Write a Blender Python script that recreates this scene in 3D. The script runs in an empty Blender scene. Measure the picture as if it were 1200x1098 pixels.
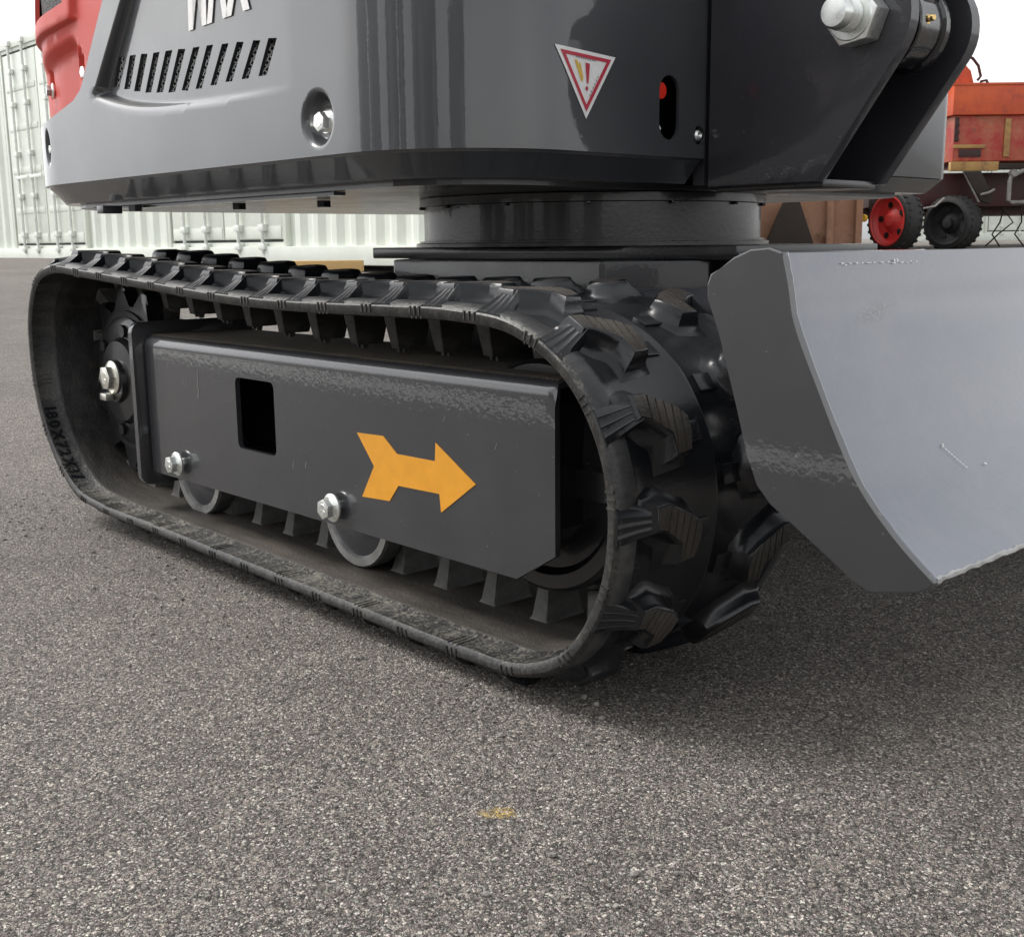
import bpy, bmesh, math, random
import numpy as np
from mathutils import Vector, Matrix
from mathutils.geometry import delaunay_2d_cdt

random.seed(7); rng = np.random.default_rng(7)
SC = bpy.context.scene
COL = SC.collection
R = math.radians

# ------------------------------------------------------------------ camera
cd = bpy.data.cameras.new('camera'); cam = bpy.data.objects.new('camera', cd); COL.objects.link(cam)
cd.sensor_fit = 'HORIZONTAL'; cd.sensor_width = 36.0; cd.lens = 36.0 * 1360.2 / 1200.0
cd.clip_start = 0.02; cd.clip_end = 1500
right = Vector((0.67806406, 0.73493153, -0.0102359))
up = Vector((-0.13338094, 0.13673145, 0.98158751))
back = Vector((0.72279918, -0.66421394, 0.19073854))
cam.matrix_world = Matrix(((right.x, up.x, back.x, 1.14), (right.y, up.y, back.y, -0.622),
                           (right.z, up.z, back.z, 0.378), (0, 0, 0, 1)))
SC.camera = cam

# ------------------------------------------------------------------ sky, sun, exposure
SUN_EL, SUN_AZ = R(50), R(208)          # azimuth measured anticlockwise from +X
w = bpy.data.worlds.new('World'); SC.world = w; w.use_nodes = True
nt = w.node_tree; nt.nodes.clear()
def wn(t, **k):
    n = nt.nodes.new(t)
    for a, v in k.items(): setattr(n, a, v)
    return n
sky = wn('ShaderNodeTexSky', sky_type='NISHITA', sun_disc=False, sun_elevation=SUN_EL,
         sun_rotation=math.pi / 2 - SUN_AZ, air_density=1.0, dust_density=3.0, ozone_density=1.0)
gm = wn('ShaderNodeGamma'); gm.inputs[1].default_value = 0.55; gs = wn('ShaderNodeMixRGB', blend_type='MULTIPLY'); gs.inputs[0].default_value = 1; gs.inputs[2].default_value = (1.9, 1.9, 1.9, 1)
bw = wn('ShaderNodeRGBToBW'); mx = wn('ShaderNodeMixRGB'); mx.inputs['Fac'].default_value = 0.93
tc = wn('ShaderNodeTexCoord'); mp = wn('ShaderNodeMapping'); mp.inputs['Scale'].default_value = (1, 1, 2.6)
nz = wn('ShaderNodeTexNoise'); nz.inputs['Scale'].default_value = 1.7; nz.inputs['Detail'].default_value = 5
cr = wn('ShaderNodeValToRGB'); cr.color_ramp.elements[0].position = 0.32; cr.color_ramp.elements[1].position = 0.68
cr.color_ramp.elements[0].color = (0.80, 0.82, 0.86, 1); cr.color_ramp.elements[1].color = (1.12, 1.11, 1.09, 1)
mul = wn('ShaderNodeMixRGB', blend_type='MULTIPLY'); mul.inputs['Fac'].default_value = 1
bg = wn('ShaderNodeBackground'); bg.inputs['Strength'].default_value = 0.15
wo = wn('ShaderNodeOutputWorld'); L = nt.links.new
L(sky.outputs[0], gm.inputs[0]); L(gm.outputs[0], gs.inputs[1]); L(gs.outputs[0], bw.inputs[0]); L(gs.outputs[0], mx.inputs[1]); L(bw.outputs[0], mx.inputs[2])
L(tc.outputs['Generated'], mp.inputs[0]); L(mp.outputs[0], nz.inputs['Vector']); L(nz.outputs['Fac'], cr.inputs[0])
L(mx.outputs[0], mul.inputs[1]); L(cr.outputs[0], mul.inputs[2]); L(mul.outputs[0], bg.inputs['Color']); L(bg.outputs[0], wo.inputs[0])
sd = bpy.data.lights.new('sun', 'SUN'); sd.energy = 0.9; sd.angle = R(24); sd.color = (1, 0.96, 0.9)
sun = bpy.data.objects.new('sun', sd); COL.objects.link(sun)
sdir = Vector((math.cos(SUN_EL) * math.cos(SUN_AZ), math.cos(SUN_EL) * math.sin(SUN_AZ), math.sin(SUN_EL)))
sun.rotation_euler = sdir.to_track_quat('Z', 'Y').to_euler()
vs = SC.view_settings; vs.view_transform = 'Standard'; vs.look = 'None'; vs.gamma = 1; vs.use_curve_mapping = False
vs.exposure = 1.28

# ------------------------------------------------------------------ materials
class Mat:
    def __init__(s, name):
        s.m = bpy.data.materials.new(name); s.m.use_nodes = True
        s.t = s.m.node_tree; s.p = s.t.nodes['Principled BSDF']; s.tc = None
    def n(s, t, **k):
        n = s.t.nodes.new(t)
        for a, v in k.items(): setattr(n, a, v)
        return n
    def l(s, a, b): s.t.links.new(a, b)
    def obj(s):
        if not s.tc: s.tc = s.n('ShaderNodeTexCoord')
        return s.tc.outputs['Object']
    def noise(s, scale, detail=4, rough=0.6, vec=None, sc=None):
        v = vec or s.obj()
        if sc:
            m = s.n('ShaderNodeMapping'); m.inputs['Scale'].default_value = sc; s.l(v, m.inputs[0]); v = m.outputs[0]
        n = s.n('ShaderNodeTexNoise'); n.inputs['Scale'].default_value = scale; n.inputs['Detail'].default_value = detail
        n.inputs['Roughness'].default_value = rough; s.l(v, n.inputs['Vector']); return n.outputs['Fac']
    def ramp(s, fac, stops):
        r = s.n('ShaderNodeValToRGB'); e = r.color_ramp.elements
        while len(e) < len(stops): e.new(0.5)
        for i, (p, c) in enumerate(stops):
            e[i].position = p; e[i].color = (c, c, c, 1) if isinstance(c, (int, float)) else (*c, 1)
        s.l(fac, r.inputs[0]); return r.outputs[0]
    def mix(s, fac, a, b, mode='MIX'):
        m = s.n('ShaderNodeMixRGB', blend_type=mode)
        for i, v in ((0, fac), (1, a), (2, b)):
            if isinstance(v, (int, float)): m.inputs[i].default_value = v if i == 0 else (v, v, v, 1)
            elif isinstance(v, tuple): m.inputs[i].default_value = (*v, 1)
            else: s.l(v, m.inputs[i])
        return m.outputs[0]
    def math(s, op, a, b=0.0):
        m = s.n('ShaderNodeMath', operation=op)
        for i, v in ((0, a), (1, b)):
            if isinstance(v, (int, float)): m.inputs[i].default_value = v
            else: s.l(v, m.inputs[i])
        return m.outputs[0]
    def bump(s, h, strength, dist, prev=None):
        b = s.n('ShaderNodeBump'); b.inputs['Strength'].default_value = strength; b.inputs['Distance'].default_value = dist
        s.l(h, b.inputs['Height'])
        if prev: s.l(prev, b.inputs['Normal'])
        return b.outputs[0]
    def set(s, **k):
        for a, v in k.items():
            i = s.p.inputs[a.replace('_', ' ')]
            if isinstance(v, tuple): i.default_value = (*v, 1) if len(v) == 3 else v
            elif isinstance(v, (int, float)): i.default_value = v
            else: s.l(v, i)
        return s

def simple(name, col, rough=0.5, metal=0.0, var=0.25, scale=25, bump=0.0, **k):
    M = Mat(name); f = M.noise(scale, 6)
    lo = tuple(c * (1 - var) for c in col); hi = tuple(min(1, c * (1 + var)) for c in col)
    M.set(Base_Color=M.ramp(f, [(0.3, lo), (0.7, hi)]), Roughness=M.ramp(f, [(0.3, rough * 0.85), (0.7, min(1, rough * 1.15))]), Metallic=metal, **k)
    if bump: M.set(Normal=M.bump(M.noise(scale * 8, 3), bump, 0.002))
    return M.m

def paint(name, col, rough=0.3, coat=0.6, peel=0.10, dust=0.25, dustcol=(0.20, 0.19, 0.175), speck=True):
    M = Mat(name)
    f = M.noise(9, 8, 0.65); g = M.noise(160, 3)
    c = M.mix(M.ramp(f, [(0.5, 0.0), (0.8, dust)]), col, dustcol)
    if speck:
        sp = M.ramp(M.noise(330, 1), [(0.77, 0.0), (0.80, 0.4)]); c = M.mix(sp, c, (0.35, 0.34, 0.32))
    M.set(Base_Color=c, Roughness=M.ramp(f, [(0.3, rough), (0.75, rough + 0.15)]), Coat_Weight=coat, Coat_Roughness=0.035)
    nrm = M.bump(M.noise(210, 2, 0.5), peel, 0.003)
    M.set(Normal=nrm); M.l(nrm, M.p.inputs['Coat Normal'])
    return M.m

m_panel = paint('gray_gloss_paint', (0.042, 0.0447, 0.050), rough=0.32, coat=1.0, peel=0.014, dust=0.06, speck=False)
m_frame = paint('gray_frame_paint', (0.025, 0.0262, 0.0305), rough=0.36, coat=1.0, peel=0.03, dust=0.06)
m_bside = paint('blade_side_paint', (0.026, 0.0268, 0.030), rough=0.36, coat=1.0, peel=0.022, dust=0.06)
m_dark = paint('dark_frame_paint', (0.030, 0.0305, 0.038), rough=0.36, coat=0.6, peel=0.06, dust=0.05)
m_black = paint('black_gloss_paint', (0.005, 0.005, 0.0065), rough=0.25, coat=0.35, peel=0.03, dust=0.0)
m_skylit = paint('gray_paint_sky_lit', (0.152, 0.166, 0.207), rough=0.28, coat=1.0, peel=0.04, dust=0.55, dustcol=(0.27, 0.275, 0.30))  # same grey paint, base lightened and blued for the sky it mirrors
_t = m_skylit.node_tree; _M = Mat.__new__(Mat); _M.m = m_skylit; _M.t = _t; _M.p = _t.nodes['Principled BSDF']; _M.tc = None
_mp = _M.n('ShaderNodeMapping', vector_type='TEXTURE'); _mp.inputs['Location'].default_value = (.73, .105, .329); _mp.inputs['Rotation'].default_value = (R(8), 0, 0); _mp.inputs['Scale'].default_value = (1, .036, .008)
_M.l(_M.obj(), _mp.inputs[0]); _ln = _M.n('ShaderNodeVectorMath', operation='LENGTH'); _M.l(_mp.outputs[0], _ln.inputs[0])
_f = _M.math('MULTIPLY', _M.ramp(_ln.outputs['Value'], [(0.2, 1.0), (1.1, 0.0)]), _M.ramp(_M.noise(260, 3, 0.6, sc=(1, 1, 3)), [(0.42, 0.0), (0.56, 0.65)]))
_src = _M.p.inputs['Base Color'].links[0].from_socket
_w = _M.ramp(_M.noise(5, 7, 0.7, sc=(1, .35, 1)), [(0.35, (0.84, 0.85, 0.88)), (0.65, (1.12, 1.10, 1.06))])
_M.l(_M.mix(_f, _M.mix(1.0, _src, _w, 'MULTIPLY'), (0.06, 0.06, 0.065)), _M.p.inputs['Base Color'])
m_gloss = paint('black_gloss_coat', (0.007, 0.007, 0.009), rough=0.2, coat=1.0, peel=0.04, dust=0.03)
m_red = paint('red_hood_paint', (0.56, 0.036, 0.020), rough=0.42, coat=0.08, peel=0.02, dust=0.06, dustcol=(0.5, 0.2, 0.16), speck=False)
m_zinc = simple('zinc_plating', (0.86, 0.88, 0.85), 0.30, 0.85, 0.10, 120)
m_brass = simple('brass', (0.75, 0.52, 0.22), 0.28, 1.0, 0.1, 120)
m_yzinc = simple('yellow_zinc_plating', (0.80, 0.78, 0.70), 0.3, 0.9, 0.3, 90)
m_steel = simple('worn_steel', (0.45, 0.45, 0.44), 0.38, 0.85, 0.25, 60)
m_void = simple('shade_black', (0.006, 0.006, 0.007), 0.7, 0, 0.1)  # near-black colour in place of shade
m_white = simple('white_print', (0.80, 0.79, 0.78), 0.4, 0, 0.08, 200)
m_redprint = simple('red_print', (0.48, 0.03, 0.06), 0.4, 0, 0.1)
m_yelprint = simple('yellow_print', (0.75, 0.48, 0.06), 0.4, 0, 0.1)
m_orange = simple('orange_decal', (0.78, 0.34, 0.024), 0.42, 0, 0.06, 60)
m_greytext = simple('grey_print', (0.25, 0.24, 0.24), 0.5, 0, 0.1)
m_redcap = simple('red_cap_plastic', (0.8, 0.03, 0.015), 0.35, 0, 0.05)
m_lens = simple('silver_label', (0.6, 0.6, 0.6), 0.3, 0.6, 0.2, 200)

def rubber(name, base, dustcol, d0, d1, rough, bumpy=0.25, up=0.0, groove=False):
    M = Mat(name)
    f = M.noise(14, 9, 0.7); g = M.noise(380, 3, 0.7) if groove else M.noise(70, 6, 0.7, sc=(1, 0.25, 1))
    fac = M.ramp(M.mix(0.5, f, g), [(d0, 0.0), (d1, 1.0)])
    if up:
        ge = M.n('ShaderNodeNewGeometry'); sx = M.n('ShaderNodeSeparateXYZ'); M.l(ge.outputs['Normal'], sx.inputs[0])
        u = M.math('MULTIPLY', M.ramp(sx.outputs['Z'], [(0.55, 0.0), (0.95, 1.0)]), up)
        u = M.math('MULTIPLY', u, M.ramp(f, [(0.25, 0.3), (0.6, 1.0)]))
        fac = M.math('MAXIMUM', fac, u)
    col = M.mix(fac, base, dustcol)
    if 'inner' in name:
        q = M.ramp(M.noise(30, 8, 0.72, sc=(.16, 1, .6)), [(0.36, 0.35), (0.62, 1.55)]); col = M.mix(1.0, col, q, 'MULTIPLY')
    M.set(Base_Color=col, Roughness=M.math('ADD', M.math('MULTIPLY', fac, 0.4), rough))
    b = M.bump(M.noise(260, 4), bumpy, 0.0015)
    if groove is True:
        wv = M.n('ShaderNodeTexWave', wave_type='BANDS', bands_direction='Y'); wv.inputs['Scale'].default_value = 20
        wv.inputs['Distortion'].default_value = 0.0; wv.inputs['Detail'].default_value = 0; M.l(M.obj(), wv.inputs['Vector'])
        b = M.bump(M.ramp(wv.outputs['Fac'], [(0.01, 0.0), (0.10, 1.0)]), 0.7, 0.0018, b)
    M.set(Normal=b)
    return M.m
m_rub = rubber('black_rubber', (0.0075, 0.0085, 0.0105), (0.055, 0.056, 0.058), 0.55, 0.90, 0.24, 0.10, 0.34)
m_rim = rubber('dusty_rim_rubber', (0.018, 0.0185, 0.0195), (0.10, 0.10, 0.098), 0.42, 0.74, 0.32, 0.2, 0.3)
m_guide = rubber('dusty_guide_rubber', (0.024, 0.024, 0.025), (0.15, 0.146, 0.135), 0.36, 0.62, 0.5, 0.3, 0.4)
m_rubin = rubber('dusty_inner_rubber', (0.020, 0.020, 0.020), (0.058, 0.047, 0.037), 0.50, 0.74, 0.42, 0.7, 0.75)
def edge_rubber():
    M = Mat('scuffed_rubber_edge')
    st = M.noise(90, 5, 0.7, sc=(1, .10, .5)); f = M.noise(13, 8, 0.7); g = M.noise(300, 3, 0.6)
    ge = M.n('ShaderNodeNewGeometry'); sx = M.n('ShaderNodeSeparateXYZ'); M.l(ge.outputs['Normal'], sx.inputs[0])
    lo = M.ramp(sx.outputs['Z'], [(0.2, 0.25), (0.85, 1.0)])
    fac = M.ramp(M.mix(0.45, M.mix(0.5, f, st), g), [(0.48, 0.0), (0.62, 0.7)])
    fac = M.math('MULTIPLY', fac, lo)
    base = M.mix(M.ramp(st, [(0.35, 0.0), (0.65, 1.0)]), (0.010, 0.010, 0.011), (0.032, 0.031, 0.030))
    M.set(Base_Color=M.mix(fac, base, (0.23, 0.215, 0.175)), Roughness=M.math('ADD', M.math('MULTIPLY', fac, 0.4), 0.36),
          Normal=M.bump(M.mix(0.5, st, g), 0.5, 0.002)); return M.m
m_rubedge = edge_rubber()
m_roller = rubber('roller_steel', (0.032, 0.033, 0.035), (0.12, 0.116, 0.108), 0.40, 0.66, 0.45, 0.3, 0.0)
m_lugtop = rubber('worn_lug_face', (0.020, 0.0175, 0.0155), (0.080, 0.068, 0.056), 0.40, 0.66, 0.55, 0.9, 0.0, 'grit')
m_dirt = rubber('dirty_frame_top', (0.040, 0.038, 0.036), (0.12, 0.095, 0.068), 0.36, 0.58, 0.6, 0.9, 0.55)

def asphalt():
    M = Mat('asphalt')
    o = M.obj()
    wob = M.n('ShaderNodeVectorMath', operation='ADD')
    nc = M.n('ShaderNodeTexNoise'); nc.inputs['Scale'].default_value = 120; M.l(o, nc.inputs['Vector'])
    sb = M.n('ShaderNodeVectorMath', operation='SCALE'); sb.inputs['Scale'].default_value = 0.004
    M.l(nc.outputs['Color'], sb.inputs[0]); M.l(o, wob.inputs[0]); M.l(sb.outputs[0], wob.inputs[1])
    def vor(scale, feat='F1'):
        v = M.n('ShaderNodeTexVoronoi', feature=feat); v.inputs['Scale'].default_value = scale; M.l(wob.outputs[0], v.inputs['Vector']); return v
    v1, v2, v3 = vor(500), vor(950), vor(250)
    def rnd(v):
        s = M.n('ShaderNodeSeparateColor'); M.l(v.outputs['Color'], s.inputs[0]); return s.outputs
    r1, r2, r3 = rnd(v1), rnd(v2), rnd(v3)
    stops = [(0.0, (0.048, 0.044, 0.041)), (0.30, (0.105, 0.097, 0.090)), (0.60, (0.190, 0.177, 0.163)), (0.84, (0.30, 0.283, 0.258)), (0.98, (0.56, 0.54, 0.49))]
    c1 = M.ramp(r1[0], stops); c2 = M.ramp(r2[0], stops)
    c = M.mix(M.ramp(r1[1], [(0.48, 0.0), (0.5, 1.0)]), c2, c1)
    big = M.ramp(r3[0], [(0.90, 0.0), (0.91, 1.0)])
    c = M.mix(big, c, M.ramp(r3[1], [(0, (0.11, 0.10, 0.095)), (1, (0.30, 0.27, 0.24))]))
    gap = M.ramp(v1.outputs['Distance'], [(0.40, 1.0), (0.80, 0.45)])
    c = M.mix(1.0, c, gap, 'MULTIPLY')
    hs = M.n('ShaderNodeHueSaturation'); hs.inputs['Saturation'].default_value = 0.30; hs.inputs['Value'].default_value = 1.25; M.l(v2.outputs['Color'], hs.inputs['Color']); c = M.mix(0.22, c, M.mix(1.0, c, hs.outputs[0], 'MULTIPLY'))
    tint = M.ramp(M.noise(260, 2), [(0.35, (1.07, 0.97, 0.97)), (0.65, (0.97, 1.01, 0.97))]); c = M.mix(1.0, c, tint, 'MULTIPLY')
    patch = M.ramp(M.mix(0.4, M.noise(1.3, 6, 0.65), M.noise(11, 5, 0.6)), [(0.32, 1.00), (0.68, 1.52)]); c = M.mix(1.0, c, patch, 'MULTIPLY')
    # small splash of yellow paint left on the stones
    mp = M.n('ShaderNodeMapping', vector_type='TEXTURE'); mp.inputs['Location'].default_value = (0.598, -0.139, 0); mp.inputs['Rotation'].default_value = (0, 0, R(47)); mp.inputs['Scale'].default_value = (0.032, 0.021, 1)
    M.l(o, mp.inputs[0]); ln = M.n('ShaderNodeVectorMath', operation='LENGTH'); M.l(mp.outputs[0], ln.inputs[0])
    d = M.math('ADD', ln.outputs['Value'], M.math('MULTIPLY', M.noise(110, 4), 1.1))
    ym = M.math('MULTIPLY', M.ramp(d, [(0.7, 0.9), (1.75, 0.0)]), M.ramp(r1[2], [(0.1, 0.15), (0.7, 0.9)]))
    c = M.mix(ym, c, M.mix(M.ramp(r2[1], [(0, 0.0), (1, 1.0)]), (0.50, 0.33, 0.07), (0.72, 0.50, 0.14)))
    h = M.mix(0.45, M.ramp(v1.outputs['Distance'], [(0.0, 1.0), (0.8, 0.0)]), M.ramp(v2.outputs['Distance'], [(0.0, 1.0), (0.8, 0.0)]))
    h = M.mix(0.35, h, r1[2])
    M.set(Base_Color=c, Roughness=0.82, Normal=M.bump(h, 1.0, 0.004), Specular_IOR_Level=0.35)
    return M.m
m_asphalt = asphalt()
m_line = simple('worn_road_paint', (0.80, 0.79, 0.75), 0.7, 0, 0.3, 60, 0.4)

def weathered(name, base, worn, rust, r0, r1, rough=0.55):
    M = Mat(name)
    f = M.noise(4.5 if 'red' in name or 'orange' in name else 2.6, 9, 0.7); g = M.noise(11, 8, 0.75)
    c = M.mix(M.ramp(f, [(0.40, 0.0), (0.62, 1.0)]), base, worn)
    c = M.mix(M.ramp(M.mix(0.5, f, g), [(r0, 0.0), (r1, 1.0)]), c, rust)
    M.set(Base_Color=c, Roughness=rough, Normal=M.bump(g, 0.3, 0.01)); return M.m
m_mred = weathered('faded_red_paint', (0.40, 0.028, 0.028), (0.46, 0.15, 0.075), (0.13, 0.055, 0.03), 0.53, 0.62)
m_morange = weathered('sunburnt_orange_paint', (0.66, 0.115, 0.03), (0.50, 0.075, 0.035), (0.20, 0.07, 0.03), 0.58, 0.70)
m_myellow = weathered('dull_yellow_paint', (0.46, 0.29, 0.08), (0.38, 0.20, 0.07), (0.16, 0.08, 0.04), 0.52, 0.64)
m_mdark = weathered('dark_oxide_paint', (0.06, 0.012, 0.013), (0.035, 0.015, 0.013), (0.02, 0.012, 0.01), 0.5, 0.65)
m_rust = weathered('rusty_steel', (0.30, 0.155, 0.095), (0.36, 0.21, 0.135), (0.16, 0.075, 0.045), 0.5, 0.66, 0.8)
m_rustdk = weathered('dark_rust', (0.024, 0.017, 0.014), (0.036, 0.024, 0.018), (0.025, 0.017, 0.014), 0.5, 0.66, 0.8)
m_cont = weathered('container_white_paint', (0.74, 0.78, 0.71), (0.69, 0.72, 0.65), (0.45, 0.40, 0.32), 0.66, 0.80, 0.45)
m_contdk = simple('container_seal', (0.05, 0.055, 0.05), 0.6)
m_galv = simple('galvanised_rod', (0.72, 0.74, 0.70), 0.4, 0.3, 0.12)
m_rod = simple('weathered_rod', (0.26, 0.25, 0.24), 0.5, 0.4, 0.3, 12)
m_timber = weathered('yellow_timber', (0.62, 0.40, 0.15), (0.55, 0.36, 0.16), (0.35, 0.22, 0.10), 0.6, 0.8, 0.7)
m_tyre = rubber('tyre_rubber', (0.014, 0.014, 0.014), (0.04, 0.038, 0.035), 0.5, 0.8, 0.6)
m_wheelred = weathered('wheel_red_paint', (0.62, 0.03, 0.035), (0.52, 0.06, 0.05), (0.2, 0.06, 0.04), 0.6, 0.72, 0.4)

# ------------------------------------------------------------------ object helpers
def link(o, parent=None):
    COL.objects.link(o)
    if parent: o.parent = parent
    return o
def tag(o, label=None, cat=None, group=None, kind=None):
    for k, v in (('label', label), ('category', cat), ('group', group), ('kind', kind)):
        if v: o[k] = v
    return o
def empty(name, loc, rz=0.0, label=None, cat=None):
    o = bpy.data.objects.new(name, None); o.location = loc; o.rotation_euler = (0, 0, rz); o.empty_display_size = 0.1
    link(o); return tag(o, label, cat)
def me_of(bm, name, mats, smooth=28, normals=True):
    if normals: bmesh.ops.recalc_face_normals(bm, faces=bm.faces)
    me = bpy.data.meshes.new(name); bm.to_mesh(me); bm.free()
    for m in (mats if isinstance(mats, (list, tuple)) else [mats]): me.materials.append(m)
    if smooth == 'keep': me.polygons.foreach_set('use_smooth', [True] * len(me.polygons))
    elif smooth:
        me.polygons.foreach_set('use_smooth', [True] * len(me.polygons)); me.set_sharp_from_angle(angle=R(smooth))
    return me
def obj(name, bm, mats, parent=None, smooth=28, label=None, loc=None, rot=None, normals=True):
    o = bpy.data.objects.new(name, me_of(bm, name, mats, smooth, normals)); link(o, parent)
    if loc is not None: o.location = loc
    if rot is not None: o.rotation_euler = rot
    if label: o['label'] = label
    return o
def dup(o, parent, loc=None, mat=None):
    c = o.copy(); link(c, parent)
    if loc is not None: c.location = loc
    if mat is not None: c.matrix_local = mat
    return c
def dup_tree(o, parent, loc):
    c = dup(o, parent, loc)
    for ch in list(o.children):
        d = ch.copy(); link(d, c)
    return c
def setmat(faces, i):
    for f in faces: f.material_index = i
def add_box(bm, lo, hi, mi=0, bev=0.0, M=None):
    lo, hi = Vector(lo), Vector(hi); c = (lo + hi) / 2; s = hi - lo
    T = Matrix.Translation(c) @ Matrix.Diagonal((s.x, s.y, s.z, 1))
    if M is not None: T = M @ T
    vs_ = bmesh.ops.create_cube(bm, size=1, matrix=T)['verts']
    fs = set(f for v in vs_ for f in v.link_faces)
    setmat(fs, mi)
    if bev:
        es = set(e for v in vs_ for e in v.link_edges)
        r = bmesh.ops.bevel(bm, geom=list(es), offset=bev, segments=2, affect='EDGES', profile=0.6)
        setmat(r['faces'], mi)
def align(p0, p1):
    d = Vector(p1) - Vector(p0)
    return Matrix.Translation((Vector(p0) + Vector(p1)) / 2) @ d.to_track_quat('Z', 'Y').to_matrix().to_4x4(), d.length
def add_cyl(bm, p0, p1, r0, r1=None, seg=32, mi=0, caps=True, bev=0.0):
    T, l = align(p0, p1)
    vs_ = bmesh.ops.create_cone(bm, cap_ends=caps, segments=seg, radius1=r0, radius2=r0 if r1 is None else r1, depth=l, matrix=T)['verts']
    fs = set(f for v in vs_ for f in v.link_faces); setmat(fs, mi)
    if bev:
        es = set(e for f in fs if len(f.verts) > 4 for e in f.edges)
        r = bmesh.ops.bevel(bm, geom=list(es), offset=bev, segments=2, affect='EDGES', profile=0.6); setmat(r['faces'], mi)
def add_lathe(bm, prof, T, seg=48, mi=0, close=False, mis=None, caps=True):
    """prof: (radius, height) pairs turned round the Z axis of matrix T"""
    rings = []
    for r, h in prof:
        rings.append([bm.verts.new(T @ Vector((r * math.cos(2 * math.pi * k / seg), r * math.sin(2 * math.pi * k / seg), h))) for k in range(seg)])
    n = len(rings)
    for i in range(n if close else n - 1):
        a, b = rings[i], rings[(i + 1) % n]
        for k in range(seg):
            f = bm.faces.new((a[k], a[(k + 1) % seg], b[(k + 1) % seg], b[k])); f.material_index = mis[i] if mis else mi
    if not close and caps:
        for rg in (rings[0], rings[-1]):
            if (rg[0].co - rg[seg // 2].co).length > 1e-5: bm.faces.new(rg).material_index = mi
AXY = Matrix(((1, 0, 0, 0), (0, 0, -1, 0), (0, 1, 0, 0), (0, 0, 0, 1)))       # local Z -> -Y
AXX = Matrix(((0, 0, 1, 0), (0, 1, 0, 0), (-1, 0, 0, 0), (0, 0, 0, 1)))       # local Z -> +X
def at(p, A=None):
    T = Matrix.Translation(p); return T @ A if A is not None else T
def add_prism(bm, poly, T, depth, mi=0, bev=0.0):
    """poly in local XY of T, extruded along +Z by depth"""
    a = [bm.verts.new(T @ Vector((x, y, 0))) for x, y in poly]; b = [bm.verts.new(T @ Vector((x, y, depth))) for x, y in poly]
    n = len(poly); fs = [bm.faces.new(a[::-1]), bm.faces.new(b)]
    for i in range(n): fs.append(bm.faces.new((a[i], a[(i + 1) % n], b[(i + 1) % n], b[i])))
    setmat(fs, mi)
    if bev:
        es = set(e for f in fs for e in f.edges)
        r = bmesh.ops.bevel(bm, geom=list(es), offset=bev, segments=2, affect='EDGES', profile=0.6); setmat(r['faces'], mi)
XZ = Matrix(((1, 0, 0, 0), (0, 0, 1, 0), (0, 1, 0, 0), (0, 0, 0, 1)))         # local (x,y) -> world (x,z), local z -> +y
def add_tube(bm, pts, r, seg=10, mi=0, closed=False):
    pts = [Vector(p) for p in pts]; n = len(pts); rings = []
    prev = None
    for i, p in enumerate(pts):
        d = (pts[(i + 1) % n] - pts[i - 1]) if closed or 0 < i < n - 1 else (pts[1] - pts[0] if i == 0 else pts[-1] - pts[-2])
        d.normalize()
        if prev is None: u = d.orthogonal().normalized()
        else: u = (prev - d * prev.dot(d)).normalized()
        prev = u; v = d.cross(u)
        rr = r[i] if isinstance(r, (list, tuple)) else r
        rings.append([bm.verts.new(p + (u * math.cos(2 * math.pi * k / seg) + v * math.sin(2 * math.pi * k / seg)) * rr) for k in range(seg)])
    for i in range(n if closed else n - 1):
        a, b = rings[i], rings[(i + 1) % n]
        for k in range(seg): bm.faces.new((a[k], a[(k + 1) % seg], b[(k + 1) % seg], b[k])).material_index = mi
    if not closed: bm.faces.new(rings[0][::-1]).material_index = mi; bm.faces.new(rings[-1]).material_index = mi
def arc(c, r, a0, a1, n):
    return [(c[0] + r * math.cos(R(a0 + (a1 - a0) * i / n)), c[1] + r * math.sin(R(a0 + (a1 - a0) * i / n))) for i in range(n + 1)]
def rrect(x0, y0, x1, y1, r, n=5):
    return arc((x1 - r, y0 + r), r, -90, 0, n) + arc((x1 - r, y1 - r), r, 0, 90, n) + arc((x0 + r, y1 - r), r, 90, 180, n) + arc((x0 + r, y0 + r), r, 180, 270, n)
def inside(poly, P):
    x, y = P[:, 0], P[:, 1]; res = np.zeros(len(P), bool); n = len(poly); j = n - 1
    for i in range(n):
        xi, yi = poly[i]; xj, yj = poly[j]
        c = ((yi > y) != (yj > y)) & (x < (xj - xi) * (y - yi) / (yj - yi + 1e-12) + xi); res ^= c; j = i
    return res
def dense(poly, step):
    out = []
    for i, p in enumerate(poly):
        q = poly[(i + 1) % len(poly)]; d = math.hypot(q[0] - p[0], q[1] - p[1]); k = max(1, int(d / step))
        out += [(p[0] + (q[0] - p[0]) * t / k, p[1] + (q[1] - p[1]) * t / k) for t in range(k)]
    return out
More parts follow.
